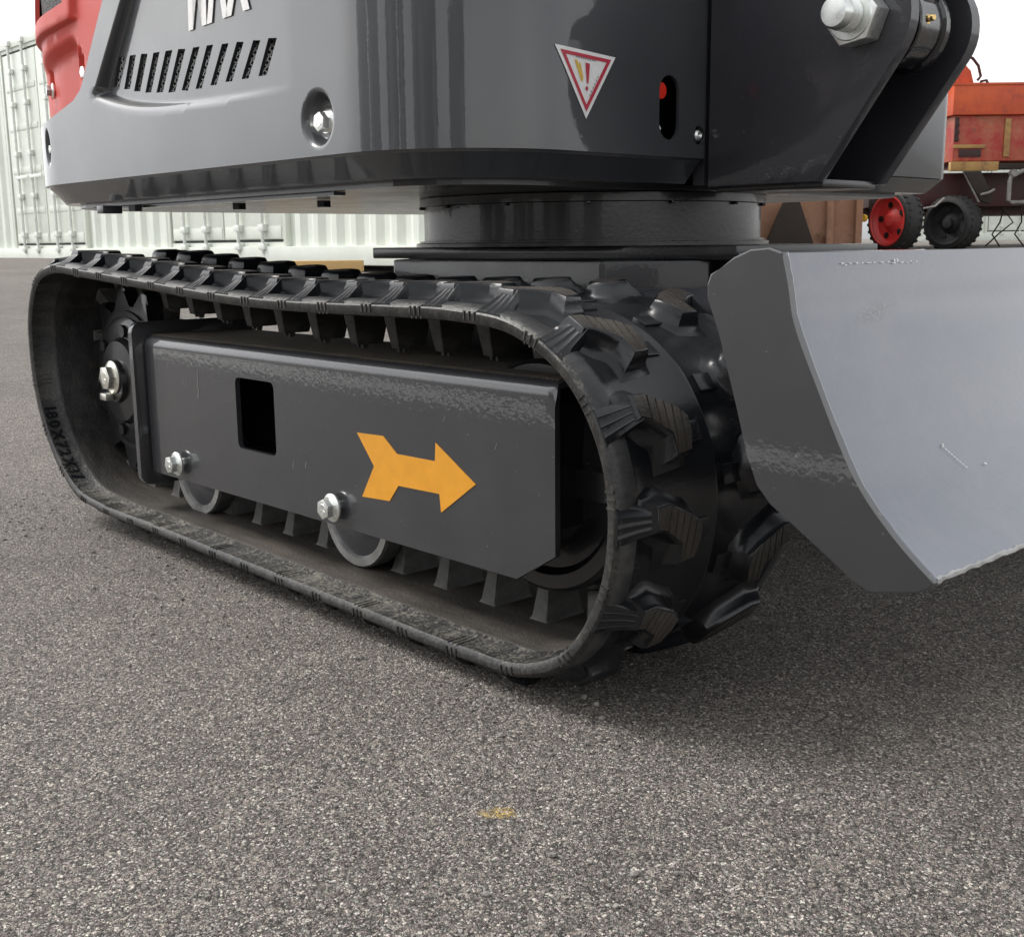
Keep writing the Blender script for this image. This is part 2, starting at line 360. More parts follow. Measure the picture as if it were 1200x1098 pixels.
def sheet(outer, holes, grid, fmap, step=0.02, lines=(), rim=0.0, centre=None):
    """triangulated sheet with real holes in a 2D domain, mapped to 3D by fmap"""
    V, E = [], []
    for lp in [dense(outer, step)] + [list(h) for h in holes]:
        b = len(V); V += lp; E += [(b + i, b + (i + 1) % len(lp)) for i in range(len(lp))]
    for ln in lines:
        ln = [p for p, k in zip(ln, inside(outer, np.array(ln))) if k]
        b = len(V); V += ln; E += [(b + i, b + i + 1) for i in range(len(ln) - 1)]
    if len(grid):
        G = np.array(grid); ok = inside(outer, G)
        for h in holes: ok &= ~inside(h, G)
        if lines:
            cell = .0042; occ = set()
            for ln in lines:
                for p in ln:
                    ci, cj = int(p[0] // cell), int(p[1] // cell); occ.update((ci + i, cj + j) for i in (-1, 0, 1) for j in (-1, 0, 1))
            ok &= np.array([(int(p[0] // cell), int(p[1] // cell)) not in occ for p in G])
        V += [tuple(p) for p in G[ok]]
    r = delaunay_2d_cdt([Vector(v) for v in V], E, [], 0, 1e-6)
    P = np.array([[v.x, v.y] for v in r[0]]); F = [tuple(f) for f in r[2]]
    cen = np.array([P[list(f)].mean(axis=0) for f in F]); ok = inside(outer, cen)
    for h in holes: ok &= ~inside(h, cen)
    F = [f for f, k in zip(F, ok) if k]; used = sorted(set(i for f in F for i in f)); idx = {u: k for k, u in enumerate(used)}
    bm = bmesh.new(); bv = [bm.verts.new(fmap(*P[u])) for u in used]
    for f in F:
        try: bm.faces.new([bv[idx[i]] for i in f])
        except ValueError: pass
    if rim:
        bmesh.ops.recalc_face_normals(bm, faces=bm.faces); bm.normal_update()
        c = Vector(centre); k = sum((f.normal.dot(f.calc_center_median() - c)) * f.calc_area() for f in bm.faces)
        if k < 0: bmesh.ops.reverse_faces(bm, faces=bm.faces[:]); bm.normal_update()
        be = [e for e in bm.edges if e.is_boundary]; nn = {v: v.normal.copy() for e in be for v in e.verts}
        for e in be: e.smooth = False
        mp_ = {v: bm.verts.new(v.co - n_ * rim) for v, n_ in nn.items()}
        for e in be:
            l = e.link_loops[0]; a, b = l.vert, l.link_loop_next.vert
            bm.faces.new((b, a, mp_[a], mp_[b]))
    return bm
def solid(o, t, off=-1):
    m = o.modifiers.new('thick', 'SOLIDIFY'); m.thickness = t; m.offset = off; return o
def grid_pts(x0, x1, y0, y1, sx, sy=None):
    sy = sy or sx; xs = np.arange(x0, x1, sx); ys = np.arange(y0, y1, sy)
    X, Y = np.meshgrid(xs, ys); X[1::2] += sx * 0.37
    return np.stack([X.ravel(), Y.ravel()], 1)
def sstep(a, b, x):
    t = min(1, max(0, (x - a) / (b - a))); return t * t * (3 - 2 * t)
def text_mesh(s, size, mat, name, bold=0.0, ext=0.0004):
    cu = bpy.data.curves.new(name, 'FONT'); cu.body = s; cu.size = size; cu.extrude = ext; cu.offset = bold; cu.resolution_u = 3; cu.space_character = 1.10 if s == 'MAX' else 1.0
    o = bpy.data.objects.new('tmp', cu); COL.objects.link(o)
    dg = bpy.context.evaluated_depsgraph_get(); dg.update()
    me = bpy.data.meshes.new_from_object(o.evaluated_get(dg)); bpy.data.objects.remove(o)
    me.name = name; me.materials.clear(); me.materials.append(mat); return me

# ------------------------------------------------------------------ ground: a yard that rises gently away from the machine
def gz(x, y):
    dx, dy = x - 0.3, y - 0.1; r = math.hypot(dx, dy) + 1e-6
    return (0.25 + 0.068 * sstep(0.35, 0.9, dy / r)) * sstep(1.6, 15.0, r)
def axis_pts():
    a = [0.0]; s = 0.25
    while a[-1] < 400: a.append(a[-1] + s); s *= 1.12
    return sorted(set([-v for v in a] + a))
ax = axis_pts(); bm = bmesh.new()
rows = [[bm.verts.new((x, y, gz(x, y))) for x in ax] for y in ax]
for j in range(len(ax) - 1):
    for i in range(len(ax) - 1): bm.faces.new((rows[j][i], rows[j][i + 1], rows[j + 1][i + 1], rows[j + 1][i]))
tag(obj('ground', bm, m_asphalt, smooth=180), 'weathered grey asphalt yard', kind='structure')
# worn white bay line on the asphalt beside the machine (seen only as the streak mirrored in the paint)
bm = bmesh.new(); n = 60; L0 = []
for i in range(n + 1):
    t = i / n; x = -7 + 7.6 * t; yc = -1.40 + 0.36 * t
    L0.append([bm.verts.new((x, yc + s * 0.06, gz(x, yc + s * 0.06) + 0.004)) for s in (-1, 1)])
for i in range(n): bm.faces.new((L0[i][0], L0[i + 1][0], L0[i + 1][1], L0[i][1]))
tag(obj('road_line', bm, m_line), kind='structure')

# ------------------------------------------------------------------ EXCAVATOR
EX = empty('mini_excavator', (0, 0, 0), 0, 'grey and red mini excavator on black rubber tracks with raised dozer blade', 'excavator')
MIDY = 0.485

# ---- rubber track path (inner face), x-z plane
ctrl = [(-.46, .343), (-.36, .339), (-.2, .329), (0, .317), (.13, .3135), (.3, .3145), (.39, .314), (.463, .3055), (.522, .273), (.556, .222), (.565, .168), (.554, .110), (.519, .059),
        (.467, .0345), (.40, .0305), (.2, .0325), (0, .0350), (-.2, .038), (-.36, .040), (-.44, .052), (-.505, .100), (-.543, .165), (-.553, .235), (-.544, .288), (-.513, .328)]
def catmull(P, per=24):
    out = []; n = len(P); P = [np.array(p) for p in P]
    for i in range(n):
        p0, p1, p2, p3 = P[i - 1], P[i], P[(i + 1) % n], P[(i + 2) % n]
        t0 = 0; t1 = t0 + np.linalg.norm(p1 - p0) ** .5; t2 = t1 + np.linalg.norm(p2 - p1) ** .5; t3 = t2 + np.linalg.norm(p3 - p2) ** .5
        for k in range(per):
            t = t1 + (t2 - t1) * k / per
            A1 = (t1 - t) / (t1 - t0) * p0 + (t - t0) / (t1 - t0) * p1; A2 = (t2 - t) / (t2 - t1) * p1 + (t - t1) / (t2 - t1) * p2; A3 = (t3 - t) / (t3 - t2) * p2 + (t - t2) / (t3 - t2) * p3
            B1 = (t2 - t) / (t2 - t0) * A1 + (t - t0) / (t2 - t0) * A2; B2 = (t3 - t) / (t3 - t1) * A2 + (t - t1) / (t3 - t1) * A3
            out.append((t2 - t) / (t2 - t1) * B1 + (t - t1) / (t2 - t1) * B2)
    return np.array(out)
raw = catmull(ctrl); seglen = np.linalg.norm(np.roll(raw, -1, 0) - raw, axis=1); cum = np.concatenate([[0], np.cumsum(seglen)]); LEN = cum[-1]
def path(s):
    s = s % LEN; i = np.searchsorted(cum, s, 'right') - 1; i = min(i, len(raw) - 1); t = (s - cum[i]) / seglen[i]
    return raw[i] * (1 - t) + raw[(i + 1) % len(raw)] * t
def frame(s, v=0.0, h=0.0):
    p = path(s); q = path(s + 0.012) - path(s - 0.012); q /= np.linalg.norm(q); N = np.array([-q[1], q[0]])
    o = p + N * h
    return Matrix(((q[0], 0, N[0], o[0]), (0, 1, 0, v), (q[1], 0, N[1], o[1]), (0, 0, 0, 1)))
NP = round(LEN / 0.072); PITCH = LEN / NP
W = 0.234
# ---- belt
prof = [(.0005, .0035, 2), (.003, .0003, 2), (.028, .0, 2), (.032, -.003, 1), (.036, -.0035, 1), (W / 2, -.0035, 1), (W - .036, -.0035, 1), (W - .032, -.003, 1), (W - .028, 0, 2), (W - .003, .0003, 2), (W - .0005, .0035, 2),
        (W - .0005, .009, 2), (W - .004, .0125, 3), (W - .012, .0148, 3), (W - .020, .0146, 0), (W - .026, .0128, 0), (W - .034, .0112, 0), (W - .080, .0120, 0), (W / 2 + .0035, .0128, 0), (W / 2 + .0016, .0142, 0), (W / 2 - .0016, .0142, 0), (W / 2 - .0035, .0128, 0), (.080, .0120, 0), (.034, .0112, 0), (.026, .0128, 0), (.020, .0146, 3), (.012, .0148, 3), (.004, .0125, 2), (.0005, .009, 2)]
NS = 300; bm = bmesh.new(); rings = []
for i in range(NS):
    F = frame(i * LEN / NS); rings.append([bm.verts.new(F @ Vector((0, v, h))) for v, h, _ in prof])
for i in range(NS):
    a, b = rings[i], rings[(i + 1) % NS]
    for k in range(len(prof)):
        f = bm.faces.new((a[k], a[(k + 1) % len(prof)], b[(k + 1) % len(prof)], b[k])); f.material_index = prof[k][2]
# moulded triple ribs on the inner edge and on the rim
for k in range(NP):
    for j in (-1, 0, 1):
        F = frame((k + 0.15) * PITCH + j * 0.0062)
        add_box(bm, (-.0008, .0022, -.0004), (.0008, .024, .0012), 2, M=F) if k % 2 else None
        add_box(bm, (-.0008, -.0003, .0032), (.0008, .003, .0105), 2, M=F)
TRACK = obj('rubber_track', bm, [m_rub, m_rubin, m_rubedge, m_rim], EX, smooth=40, loc=(0, 0, 0))
# ---- tread lug (local x along travel, y across, z outwards)
def lug_bm():
    bm = bmesh.new()
    top = [(-.0240, .028), (-.0245, .040), (-.0125, .069), (-.004, .0795), (.007, .0790), (.0195, .0735), (.0210, .0575), (.0065, .0570), (-.0065, .037), (-.0085, .028)]
    n = len(top)
    def grow(d):
        out = []
        for i, p in enumerate(top):
            a, b, c = Vector(top[i - 1]), Vector(p), Vector(top[(i + 1) % n])
            n1 = Vector(((b - a).y, -(b - a).x)).normalized(); n2 = Vector(((c - b).y, -(c - b).x)).normalized()
            m = (n1 + n2); m = m / max(.45, m.length_squared / 2); out.append((p[0] - m.x * d, p[1] - m.y * d))
        return out
    area = sum(top[i - 1][0] * p[1] - p[0] * top[i - 1][1] for i, p in enumerate(top)); sg = -1 if area > 0 else 1
    H = .0300
    rings_ = []
    for d, h in ((0, H), (.0013, H - .0012), (.0030, .0250), (.0046, .0190), (.0074, .0150), (.0112, .0125), (.0150, .0105)):
        rings_.append([bm.verts.new((x, y, h)) for x, y in grow(d * sg)])
    f = bm.faces.new(rings_[0]); f.material_index = 1
    tops = [f]
    for k in range(5):
        for dv in (0, .0013):
            y = .0375 + k * .0084 + dv
            g_ = tops + list(set(e for q in tops for e in q.edges)) + list(set(v for q in tops for v in q.verts))
            r_ = bmesh.ops.bisect_plane(bm, geom=g_, dist=1e-6, plane_co=(0, y, 0), plane_no=(.18, 1, 0))
            tops = [q for q in bm.faces if q.material_index == 1]
    def inslit(q):
        c = q.calc_center_median(); t = (c.y + .18 * c.x - .0375) / .0084; fr = (t - math.floor(t)) * .0084
        return 0 <= t < 5 and fr < .0013
    sl_ = [q for q in tops if inslit(q)]
    ex = bmesh.ops.extrude_discrete_faces(bm, faces=sl_)
    for q in ex['faces']:
        q.material_index = 0
        for v in q.verts: v.co.z -= .0028
    for r0, r1 in zip(rings_, rings_[1:]):
        for i in range(n):
            p, q = r0[i], r0[(i + 1) % n]
            chain = [p]
            if r0 is rings_[0]:                      # follow the points the slits added on the rim
                d_ = q.co - p.co
                mid = [v for v in bm.verts if v not in (p, q) and abs(v.co.z - H) < 1e-6 and (v.co - p.co).cross(d_).length < 1e-8 * 50 and 0 < (v.co - p.co).dot(d_) < d_.length_squared]
                chain += sorted(mid, key=lambda v: (v.co - p.co).dot(d_))
            chain.append(q)
            bm.faces.new([r1[i], r1[(i + 1) % n]] + chain[::-1])
    # ramp rising from the belt edge with three thin ridges
    sec = []
    for y, h, u0, u1 in ((.0018, .0115, -.0245, .0050), (.008, .0142, -.0240, .0025), (.016, .0185, -.0232, -.0010), (.024, .0238, -.0225, -.0040), (.0305, .0292, -.0215, -.0062)):
        w_ = u1 - u0; row = [(u0 - .006, .0085), (u0 - .002, h - .004 * (h - .0115) / .02 - .0012), (u0, h)]
        for c in (.22, .5, .78): row += [(u0 + w_ * c - .0009, h), (u0 + w_ * c, h + .0008), (u0 + w_ * c + .0009, h)]
        row += [(u1, h), (u1 + .002, h - .004 * (h - .0115) / .02 - .0012), (u1 + .006, .0085)]
        sec.append([bm.verts.new((u, y, z)) for u, z in row])
    for a, b in zip(sec, sec[1:]):
        for i in range(len(a) - 1): bm.faces.new((a[i], a[i + 1], b[i + 1], b[i]))
    bm.faces.new(sec[0])
    # low pad reaching to the centre
    add_box(bm, (-.003, .0800, .008), (.014, .1070, .0148), 0, bev=.0015)
    return bm
lug_me = me_of(lug_bm(), 'tread_lug', [m_rub, m_lugtop], 48)
# ---- guide lug pointing inwards
bm = bmesh.new()
def frustum(bm, x0, y0, x1, y1, z0, z1, c=(0, 0), mi=0):
    a = [bm.verts.new((c[0] + sx * x0, c[1] + sy * y0, z0)) for sx, sy in ((-1, -1), (1, -1), (1, 1), (-1, 1))]
    b = [bm.verts.new((c[0] + sx * x1, c[1] + sy * y1, z1)) for sx, sy in ((-1, -1), (1, -1), (1, 1), (-1, 1))]
    fs = [bm.faces.new(a), bm.faces.new(b)] + [bm.faces.new((a[i], a[(i + 1) % 4], b[(i + 1) % 4], b[i])) for i in range(4)]
    setmat(fs, mi)
frustum(bm, .0150, .0270, .0100, .0240, .0, -.007, (0, .1165)); frustum(bm, .0100, .0240, .0068, .0170, -.007, -.041, (0, .1165))
bmesh.ops.remove_doubles(bm, verts=bm.verts[:], dist=1e-5)
bmesh.ops.bevel(bm, geom=bm.edges[:], offset=.0015, segments=2, affect='EDGES', profile=.6)
frustum(bm, .0022, .004, .0016, .003, -.039, -.045, (-.003, .109)); frustum(bm, .002, .004, .0015, .003, -.039, -.046, (.003, .111))
guide_me = me_of(bm, 'guide_lug', m_guide, 35)
MIR = Matrix.Translation((0, W, 0)) @ Matrix.Diagonal((1, -1, 1, 1))
OFF = 0.040
for k in range(NP):
    s = k * PITCH + OFF
    for s1, X in ((s, Matrix.Identity(4)), (s + PITCH * .5, MIR)):
        F = frame(s1); me = lug_me.copy(); Fi = F.inverted()
        for v in me.vertices:                        # bend the block to the curve of the belt
            c = X @ v.co; G = frame(s1 + c.x * .90); v.co = Fi @ (G @ Vector((0, c.y + random.uniform(-.0002, .0002), c.z)))
        if X is MIR: me.flip_normals()
        o = bpy.data.objects.new('tread_lug', me); link(o, TRACK); o.matrix_local = F
    o = bpy.data.objects.new('guide_lug', guide_me); link(o, TRACK); o.matrix_local = frame(s + PITCH * .35)
# size marking moulded on the inner edge at the rear
def nearest_s(x, z):
    ss = np.linspace(0, LEN, 1500); P = np.array([path(s) for s in ss]); return ss[np.argmin(np.hypot(P[:, 0] - x, P[:, 1] - z))]
sA = nearest_s(-.541, .150)
bm = bmesh.new(); pos = 0.0
for ch in '180X72X37':
    me = text_mesh(ch, 0.022, m_rub, 'mark', 0.0006, 0.0006)
    xs = [v.co.x for v in me.vertices]; wd = max(xs) - min(xs)
    # writing runs downwards along the path; letters stand across the strip, facing the inside of the loop
    F = frame(sA - pos - wd / 2)
    for v in me.vertices:
        lx, ly = v.co.x - min(xs) - wd / 2, v.co.y
        v.co = F @ Vector((-lx, .006 + ly, -.0010 - v.co.z))
    bm.from_mesh(me); pos += wd + .003; bpy.data.meshes.remove(me)
obj('size_mark', bm, m_rub, TRACK, smooth=0)

# ---- track frame (folded channel)
yb, ro = 0.040, 0.014
x0, x1, zb, zt = -0.272, 0.472, 0.0905, 0.268
def frame_map(x, s):           # s runs up the outer face, round the fold, over the top, down the inner face
    a = zt - ro - zb; q = math.pi / 2 * ro; wtop = 0.125
    if s < a: return Vector((x, yb, zb + s))
    s -= a
    if s < q: t = s / ro; return Vector((x, yb + ro - ro * math.cos(t), zt - ro + ro * math.sin(t)))
    s -= q
    if s < wtop: return Vector((x, yb + ro + s, zt))
    s -= wtop
    if s < q: t = s / ro; return Vector((x, yb + ro + wtop + ro * math.sin(t), zt - ro + ro * math.cos(t)))
    s -= q
    return Vector((x, yb + 2 * ro + wtop, zt - ro - s))
a_ = zt - ro - zb; q_ = math.pi / 2 * ro; stot = a_ + q_ + .125 + q_ + .155
outer = [(x0, 0), (.424, 0), (x1, .029), (x1, stot), (x0, stot)]
win = rrect(-.047, .149 - zb, .036, .231 - zb, .0075)
g = np.concatenate([grid_pts(x0 + .01, x1, a_ + i * q_ / 5, a_ + i * q_ / 5 + 1e-6, .03) for i in range(6)] + [grid_pts(x0 + .01, x1, a_ + q_ + .125 + i * q_ / 5, a_ + q_ + .125 + i * q_ / 5 + 1e-6, .03) for i in range(6)])
xs_ = np.arange(x0 + .002, x1 - .001, .006); e_ = a_ + q_ + .125
lines = [[(x, q) for x in xs_] for q in [a_ - .0025] + [a_ + i * q_ / 6 for i in range(7)] + [a_ + q_ + .0025, e_ - .0025] + [e_ + i * q_ / 6 for i in range(7)] + [e_ + q_ + .0025]]
g = []
bm = sheet(outer, [win], g, frame_map, .02, lines, .006, (.1, .11, .15))
for f in bm.faces:
    c = f.calc_center_median()
    if c.z > zt - .0012: f.material_index = 1
TF = obj('track_frame', bm, [m_frame, m_dirt], EX, smooth='keep', normals=False)
# rear flange, bottom lip, inner tubes
bm = bmesh.new(); add_prism(bm, [(y, z) for y, z in rrect(.026, .072, .205, .284, .014)], Matrix(((0, 0, 1, -.288), (1, 0, 0, 0), (0, 1, 0, 0), (0, 0, 0, 1))), .010, 0, .0015)
obj('end_flange', bm, m_frame, TF)
bm = bmesh.new(); add_box(bm, (-.270, .050, .094), (.40, .062, .10)); add_box(bm, (-.2, .120, .105), (.34, .150, .13))
add_box(bm, (-.262, .125, .105), (.425, .160, .255)); obj('rail_dark_fill', bm, m_void, TF, smooth=0)  # large black block stands in for the shade behind the frame window
bm = bmesh.new(); add_prism(bm, [(.430, .255), (.430, .125), (.45, .125), (.466, .14), (.466, .245), (.455, .257)], XZ @ Matrix.Translation((0, 0, .052)), .088)
add_cyl(bm, (.462, .092, .118), (.462, .092, .243), .011, seg=20, bev=.002); add_box(bm, (.44, .07, .165), (.52, .115, .19))
obj('idler_yoke', bm, m_black, TF)
# arrow decal
arrow = [(.192, .1935), (.2355, .1950), (.257, .1800), (.315, .1805), (.3165, .1980), (.372, .1670), (.3225, .1330), (.3205, .1505), (.258, .1490), (.243, .1315), (.197, .1290), (.219, .1630)]
bm = bmesh.new(); add_prism(bm, arrow, XZ @ Matrix.Translation((0, 0, yb - .0007)), .0006)
obj('arrow_decal', bm, m_orange, TF, smooth=0, label='orange arrow pointing towards the blade')
# scratches in the frame paint
bm = bmesh.new()
for x, z, l, t in ((-.135, .222, .022, .0010), (-.1355, .205, .012, .0014), (-.165, .214, .010, .0006), (-.172, .216, .008, .0005), (.07, .145, .008, .0009), (.095, .148, .007, .0009), (.02, .238, .006, .0008), (-.21, .235, .007, .0006), (.33, .222, .005, .0006), (.40, .205, .006, .0005)):
    bm.faces.new([bm.verts.new((x + a * t / 2 + b * .0012, yb - .0006, z + b * l / 2)) for a, b in ((-1, -1), (1, -1), (.6, 1), (-.6, 1))])
o = obj('paint_scratches', bm, m_greytext, TF, smooth=0, normals=False); o['kind'] = 'stuff'
# roller bolts
def hexp(r, rot=0): return [(r * math.cos(R(60 * i + rot)), r * math.sin(R(60 * i + rot))) for i in range(6)]
def flange_bolt(p, r=.011, stand=.0055, rot=12):
    bm = bmesh.new(); T = at(p, AXY)
    add_lathe(bm, [(.0062, 0), (.0062, stand), (r * 1.32, stand), (r * 1.36, stand + .0022), (r * 1.1, stand + .0045)], T, 28)
    add_prism(bm, hexp(r, rot), T @ Matrix.Translation((0, 0, stand + .003)), .010, 0, .0009)
    add_lathe(bm, [(r * .55, stand + .0128), (r * .50, stand + .0134)], T, 20)
    for i in range(3): add_box(bm, (-.0005, .0015, stand + .0131), (.0005, .0052, stand + .0138), M=T @ Matrix.Rotation(R(120 * i), 4, 'Z'))
    return bm
for px, pz, rt in ((-.190, .112, 10), (.151, .1110, 24)): obj('roller_bolt', flange_bolt((px, yb, pz), rot=rt), m_zinc, TF)

# ---- rollers, sprocket, idler
def roller(xc):
    bm = bmesh.new(); T = at((xc, 0, .0965), AXY)
    add_lathe(bm, [(.014, -.068), (.030, -.070), (.047, -.0735), (.049, -.071), (.0575, -.071), (.0595, -.074), (.0595, -.092), (.052, -.095), (.046, -.0955), (.046, -.124), (.052, -.125), (.0595, -.128), (.0595, -.146), (.055, -.149), (.014, -.149)], T, 56,
              mis=[1, 1, 2, 2, 0, 0, 0, 0, 0, 0, 0, 0, 0, 1, 1])
    return obj('track_roller', bm, [m_roller, m_dark, m_steel], EX)
ROL = [roller(-.212), roller(.137)]
bm = bmesh.new(); T = at((-.402, 0, .196), AXY)
poly = []
for k in range(11):
    a = 360 / 11 * k
    for da, r in ((-11, .098), (-7, .126), (-3, .133), (3, .133), (7, .126), (11, .098)): poly.append((r * math.cos(R(a + da)), r * math.sin(R(a + da))))
add_prism(bm, poly, T @ Matrix.Translation((0, 0, -.102)), .024, 0, .005)
add_lathe(bm, [(.082, -.13), (.088, -.098), (.088, -.072), (.080, -.068), (.060, -.068), (.055, -.060), (.030, -.058), (.028, -.052)], T, 48)
add_lathe(bm, [(.088, -.075), (.096, -.0745), (.097, -.080), (.088, -.082)], T, 48)
for k in range(6):
    a = R(60 * k + 20); add_cyl(bm, (-.402 + .070 * math.cos(a), .063, .196 + .070 * math.sin(a)), (-.402 + .070 * math.cos(a), .069, .196 + .070 * math.sin(a)), .0085, seg=6)
SPR = obj('drive_sprocket', bm, m_black, EX)
bm = flange_bolt((-.402, .056, .202), .017, .004, 5); add_box(bm, (-.424, .040, .170), (-.404, .052, .180), bev=.002)
HB = obj('hub_bolt', bm, m_yzinc, SPR)
bm = bmesh.new(); T = at((.418, 0, .175), AXY)
add_lathe(bm, [(.016, -.066), (.035, -.068), (.040, -.078), (.082, -.082), (.088, -.076), (.100, -.076), (.104, -.080), (.104, -.134), (.100, -.138), (.016, -.142)], T, 64)
IDL = obj('front_idler', bm, m_black, EX)

# ---- second track on the far side: copies of every piece
DY = 0.97 - W
parts = [TRACK, TF, SPR, IDL] + ROL
for p in parts: dup_tree(p, EX, (0, DY, 0))

# ---- carbody between the tracks
bm = bmesh.new()
add_prism(bm, [(-.20, .35), (.42, .35), (.42, .62), (-.20, .62)], at((0, 0, .3585)), .0145, 0, .002)
add_prism(bm, [(-.06, .28), (.30, .28), (.38, .36), (.38, .61), (.30, .69), (-.06, .69), (-.13, .61), (-.13, .36)], at((0, 0, .24)), .1185, 0, .004)
for y0_ in (.150, .655):
    add_box(bm, (.02, y0_, .135), (.15, y0_ + .17, .245), bev=.006)
obj('carbody', bm, m_black, EX)
bm = bmesh.new()
for ya in (.245, .665): add_prism(bm, [(.30, .285), (.30, .330), (.50, .336), (.64, .322), (.66, .30), (.64, .27), (.56, .27), (.46, .29)], XZ @ Matrix.Translation((0, 0, ya)), .055, 0, .004)
add_cyl(bm, (.30, .25, .305), (.30, .72, .305), .022, seg=20)
obj('blade_arm', bm, m_dark, EX)
bm = bmesh.new(); add_box(bm, (.425, .345, .350), (.470, .640, .366), bev=.002); add_box(bm, (.473, .33, .335), (.505, .655, .352), bev=.002)
obj('cross_member', bm, m_skylit, EX)

# ---- slewing ring
RC = (0.09, MIDY)
bm = bmesh.new()
add_lathe(bm, [(.15, .3735), (.224, .3735), (.224, .3775), (.219, .3785), (.219, .3805), (.2135, .381), (.2135, .4215), (.219, .4225), (.219, .4315), (.15, .4315)], at((RC[0], RC[1], 0)), 96, close=True, mis=[0, 0, 1, 0, 0, 0, 0, 0, 0, 0])
RING = obj('slewing_ring', bm, [m_black, m_steel], EX)
bm = bmesh.new(); add_prism(bm, hexp(.0035), at((0, 0, .0035)), .0035, 0, .0006); hb_me = me_of(bm, 'ring_bolt', m_black)
for k in range(14):
    a = R(360 / 14 * k + 4); o = bpy.data.objects.new('ring_bolt', hb_me); link(o, RING); o.location = (RC[0] + .2165 * math.cos(a), RC[1] + .2165 * math.sin(a), .4155)
bm = bmesh.new()
for k in (0, 1): add_box(bm, (-.112 - .012 * k, .405 + .02 * k, .382), (-.106 - .012 * k, .420 + .02 * k, .426))
add_cyl(bm, (-.14, .41, .402), (-.10, .42, .404), .009, seg=12); obj('grease_seal_bracket', bm, m_black, EX)

# ---- upper body: perimeter of the moulded shell (s = arc length from rear corner)
def perim(inset):
    xr, xs0, yc, rr = -.705, -.485, .25, .22; xe, ya, rf, xfr = .20, .18, .15, .35
    i = inset; rr_, rf_ = rr - i, rf - i
    L1 = .235; L2 = rr * math.pi / 2; L3 = xe - xs0; L4 = rf * math.pi / 2; L5 = .384 - ya
    tot = [L1, L2, L3, L4, L5]
    def f(s):
        if s < L1: return Vector((xr + i, yc + L1 - s)), Vector((-1, 0))
        s -= L1
        if s < L2: a = math.pi + s / rr; n = Vector((math.cos(a), math.sin(a))); return Vector((xs0, yc)) + n * rr_, n
        s -= L2
        if s < L3: return Vector((xs0 + s, yc - rr + i)), Vector((0, -1))
        s -= L3
        if s < L4: a = -math.pi / 2 + s / rf; n = Vector((math.cos(a), math.sin(a))); return Vector((xe, ya)) + n * rf_, n
        s -= L4
        return Vector((xfr - i, ya + s)), Vector((1, 0))
    return f, tot
PF, PL = perim(0.0); STOT = sum(PL); S_side = PL[0] + PL[1]
def s_of_x(x): return S_side + (x + .485)
def s_of_y(y): return S_side + PL[2] + PL[3] + (y - .18)
Z0, ZL, ZTOP = .438, .4625, 1.02
def le_(z): return -.356 + (z - .558) * .98
def zc_(x):
    return .5185 + .0365 * math.exp(-(x + .334) / .12)
GW, CW = .006, .015
def recess(s, z):
    x = s - S_side - .485
    d = 0.0
    if x < .30:
        amp = .0155 * max(0.0, 1 - (x + .34) / .455)
        d = amp * min(sstep(0, 1, (x - le_(z)) / GW) if z > .53 else 0, min(1, max(0, (z - zc_(x)) / CW)) ** 2)
    r = math.hypot(x - .158, z - .497); d += .016 * (1 - sstep(.0175, .0270, r))
    r = math.hypot((x + .510) * 1.25, (z - .513) * .62); d += .014 * (1 - sstep(.009, .0155, r))
    return d
def shell_map(s, z):
    p, n = PF(s); d = recess(s, z)
    return Vector((p.x - n.x * d, p.y - n.y * d, z))
slots = [[(-0.296, 0.608), (-0.278, 0.607), (-0.301, 0.574), (-0.319, 0.575)], [(-0.263, 0.606), (-0.245, 0.605), (-0.269, 0.568), (-0.287, 0.569)],
 [(-0.23, 0.604), (-0.212, 0.602), (-0.24, 0.562), (-0.258, 0.564)], [(-0.196, 0.601), (-0.179, 0.6), (-0.209, 0.558), (-0.226, 0.559)],
 [(-0.163, 0.599), (-0.145, 0.598), (-0.177, 0.555), (-0.195, 0.556)], [(-0.13, 0.597), (-0.112, 0.595), (-0.145, 0.552), (-0.163, 0.553)],
 [(-0.093, 0.594), (-0.077, 0.593), (-0.112, 0.55), (-0.128, 0.552)], [(-0.06, 0.592), (-0.045, 0.591), (-0.078, 0.549), (-0.093, 0.55)],
 [(-0.025, 0.589), (-0.01, 0.588), (-0.043, 0.549), (-0.057, 0.55)], [(0.008, 0.587), (0.023, 0.585), (-0.007, 0.549), (-0.022, 0.55)],
 [(0.043, 0.584), (0.058, 0.582), (0.029, 0.548), (0.014, 0.549)], [(0.074, 0.582), (0.091, 0.58), (0.067, 0.547), (0.05, 0.548)]]
holes = []
for q in slots:
    h = [(s_of_x(x), z) for x, z in q]; holes.append(dense(h, .006))
stad = [(s_of_y(.3255) + p[0], p[1]) for p in arc((0, .5265), .0155, 0, 180, 10) + arc((0, .4945), .0155, 180, 360, 10)]
holes.append(stad)
holes.append([(s_of_y(.374) + p[0], p[1]) for p in arc((0, .486), .0095, 0, 345, 20)])
sl = lambda z: s_of_x(-.393 + (z - .568) * .877)        # slanting front edge of the red hood
outer = [(0, ZL), (STOT, ZL), (STOT, ZTOP), (sl(ZTOP), ZTOP), (sl(.578), .578), (s_of_x(-.410), .566), (s_of_x(-.46), .556), (s_of_x(-.52), .5445), (s_of_x(-.60), .540), (0, .540)]
g = np.concatenate([grid_pts(s_of_x(-.42), s_of_x(.24), .466, .70, .0075, .0065), grid_pts(s_of_x(.24), STOT, .468, .72, .013, .02), grid_pts(.01, s_of_x(-.42), .468, .562, .014, .006),
                    grid_pts(s_of_x(-.3), STOT, .72, 1.0, .03), grid_pts(s_of_x(.131), s_of_x(.186), .470, .526, .004)])
zs_ = np.arange(.545, .76, .004); xs_ = np.arange(-.352, .145, .006)
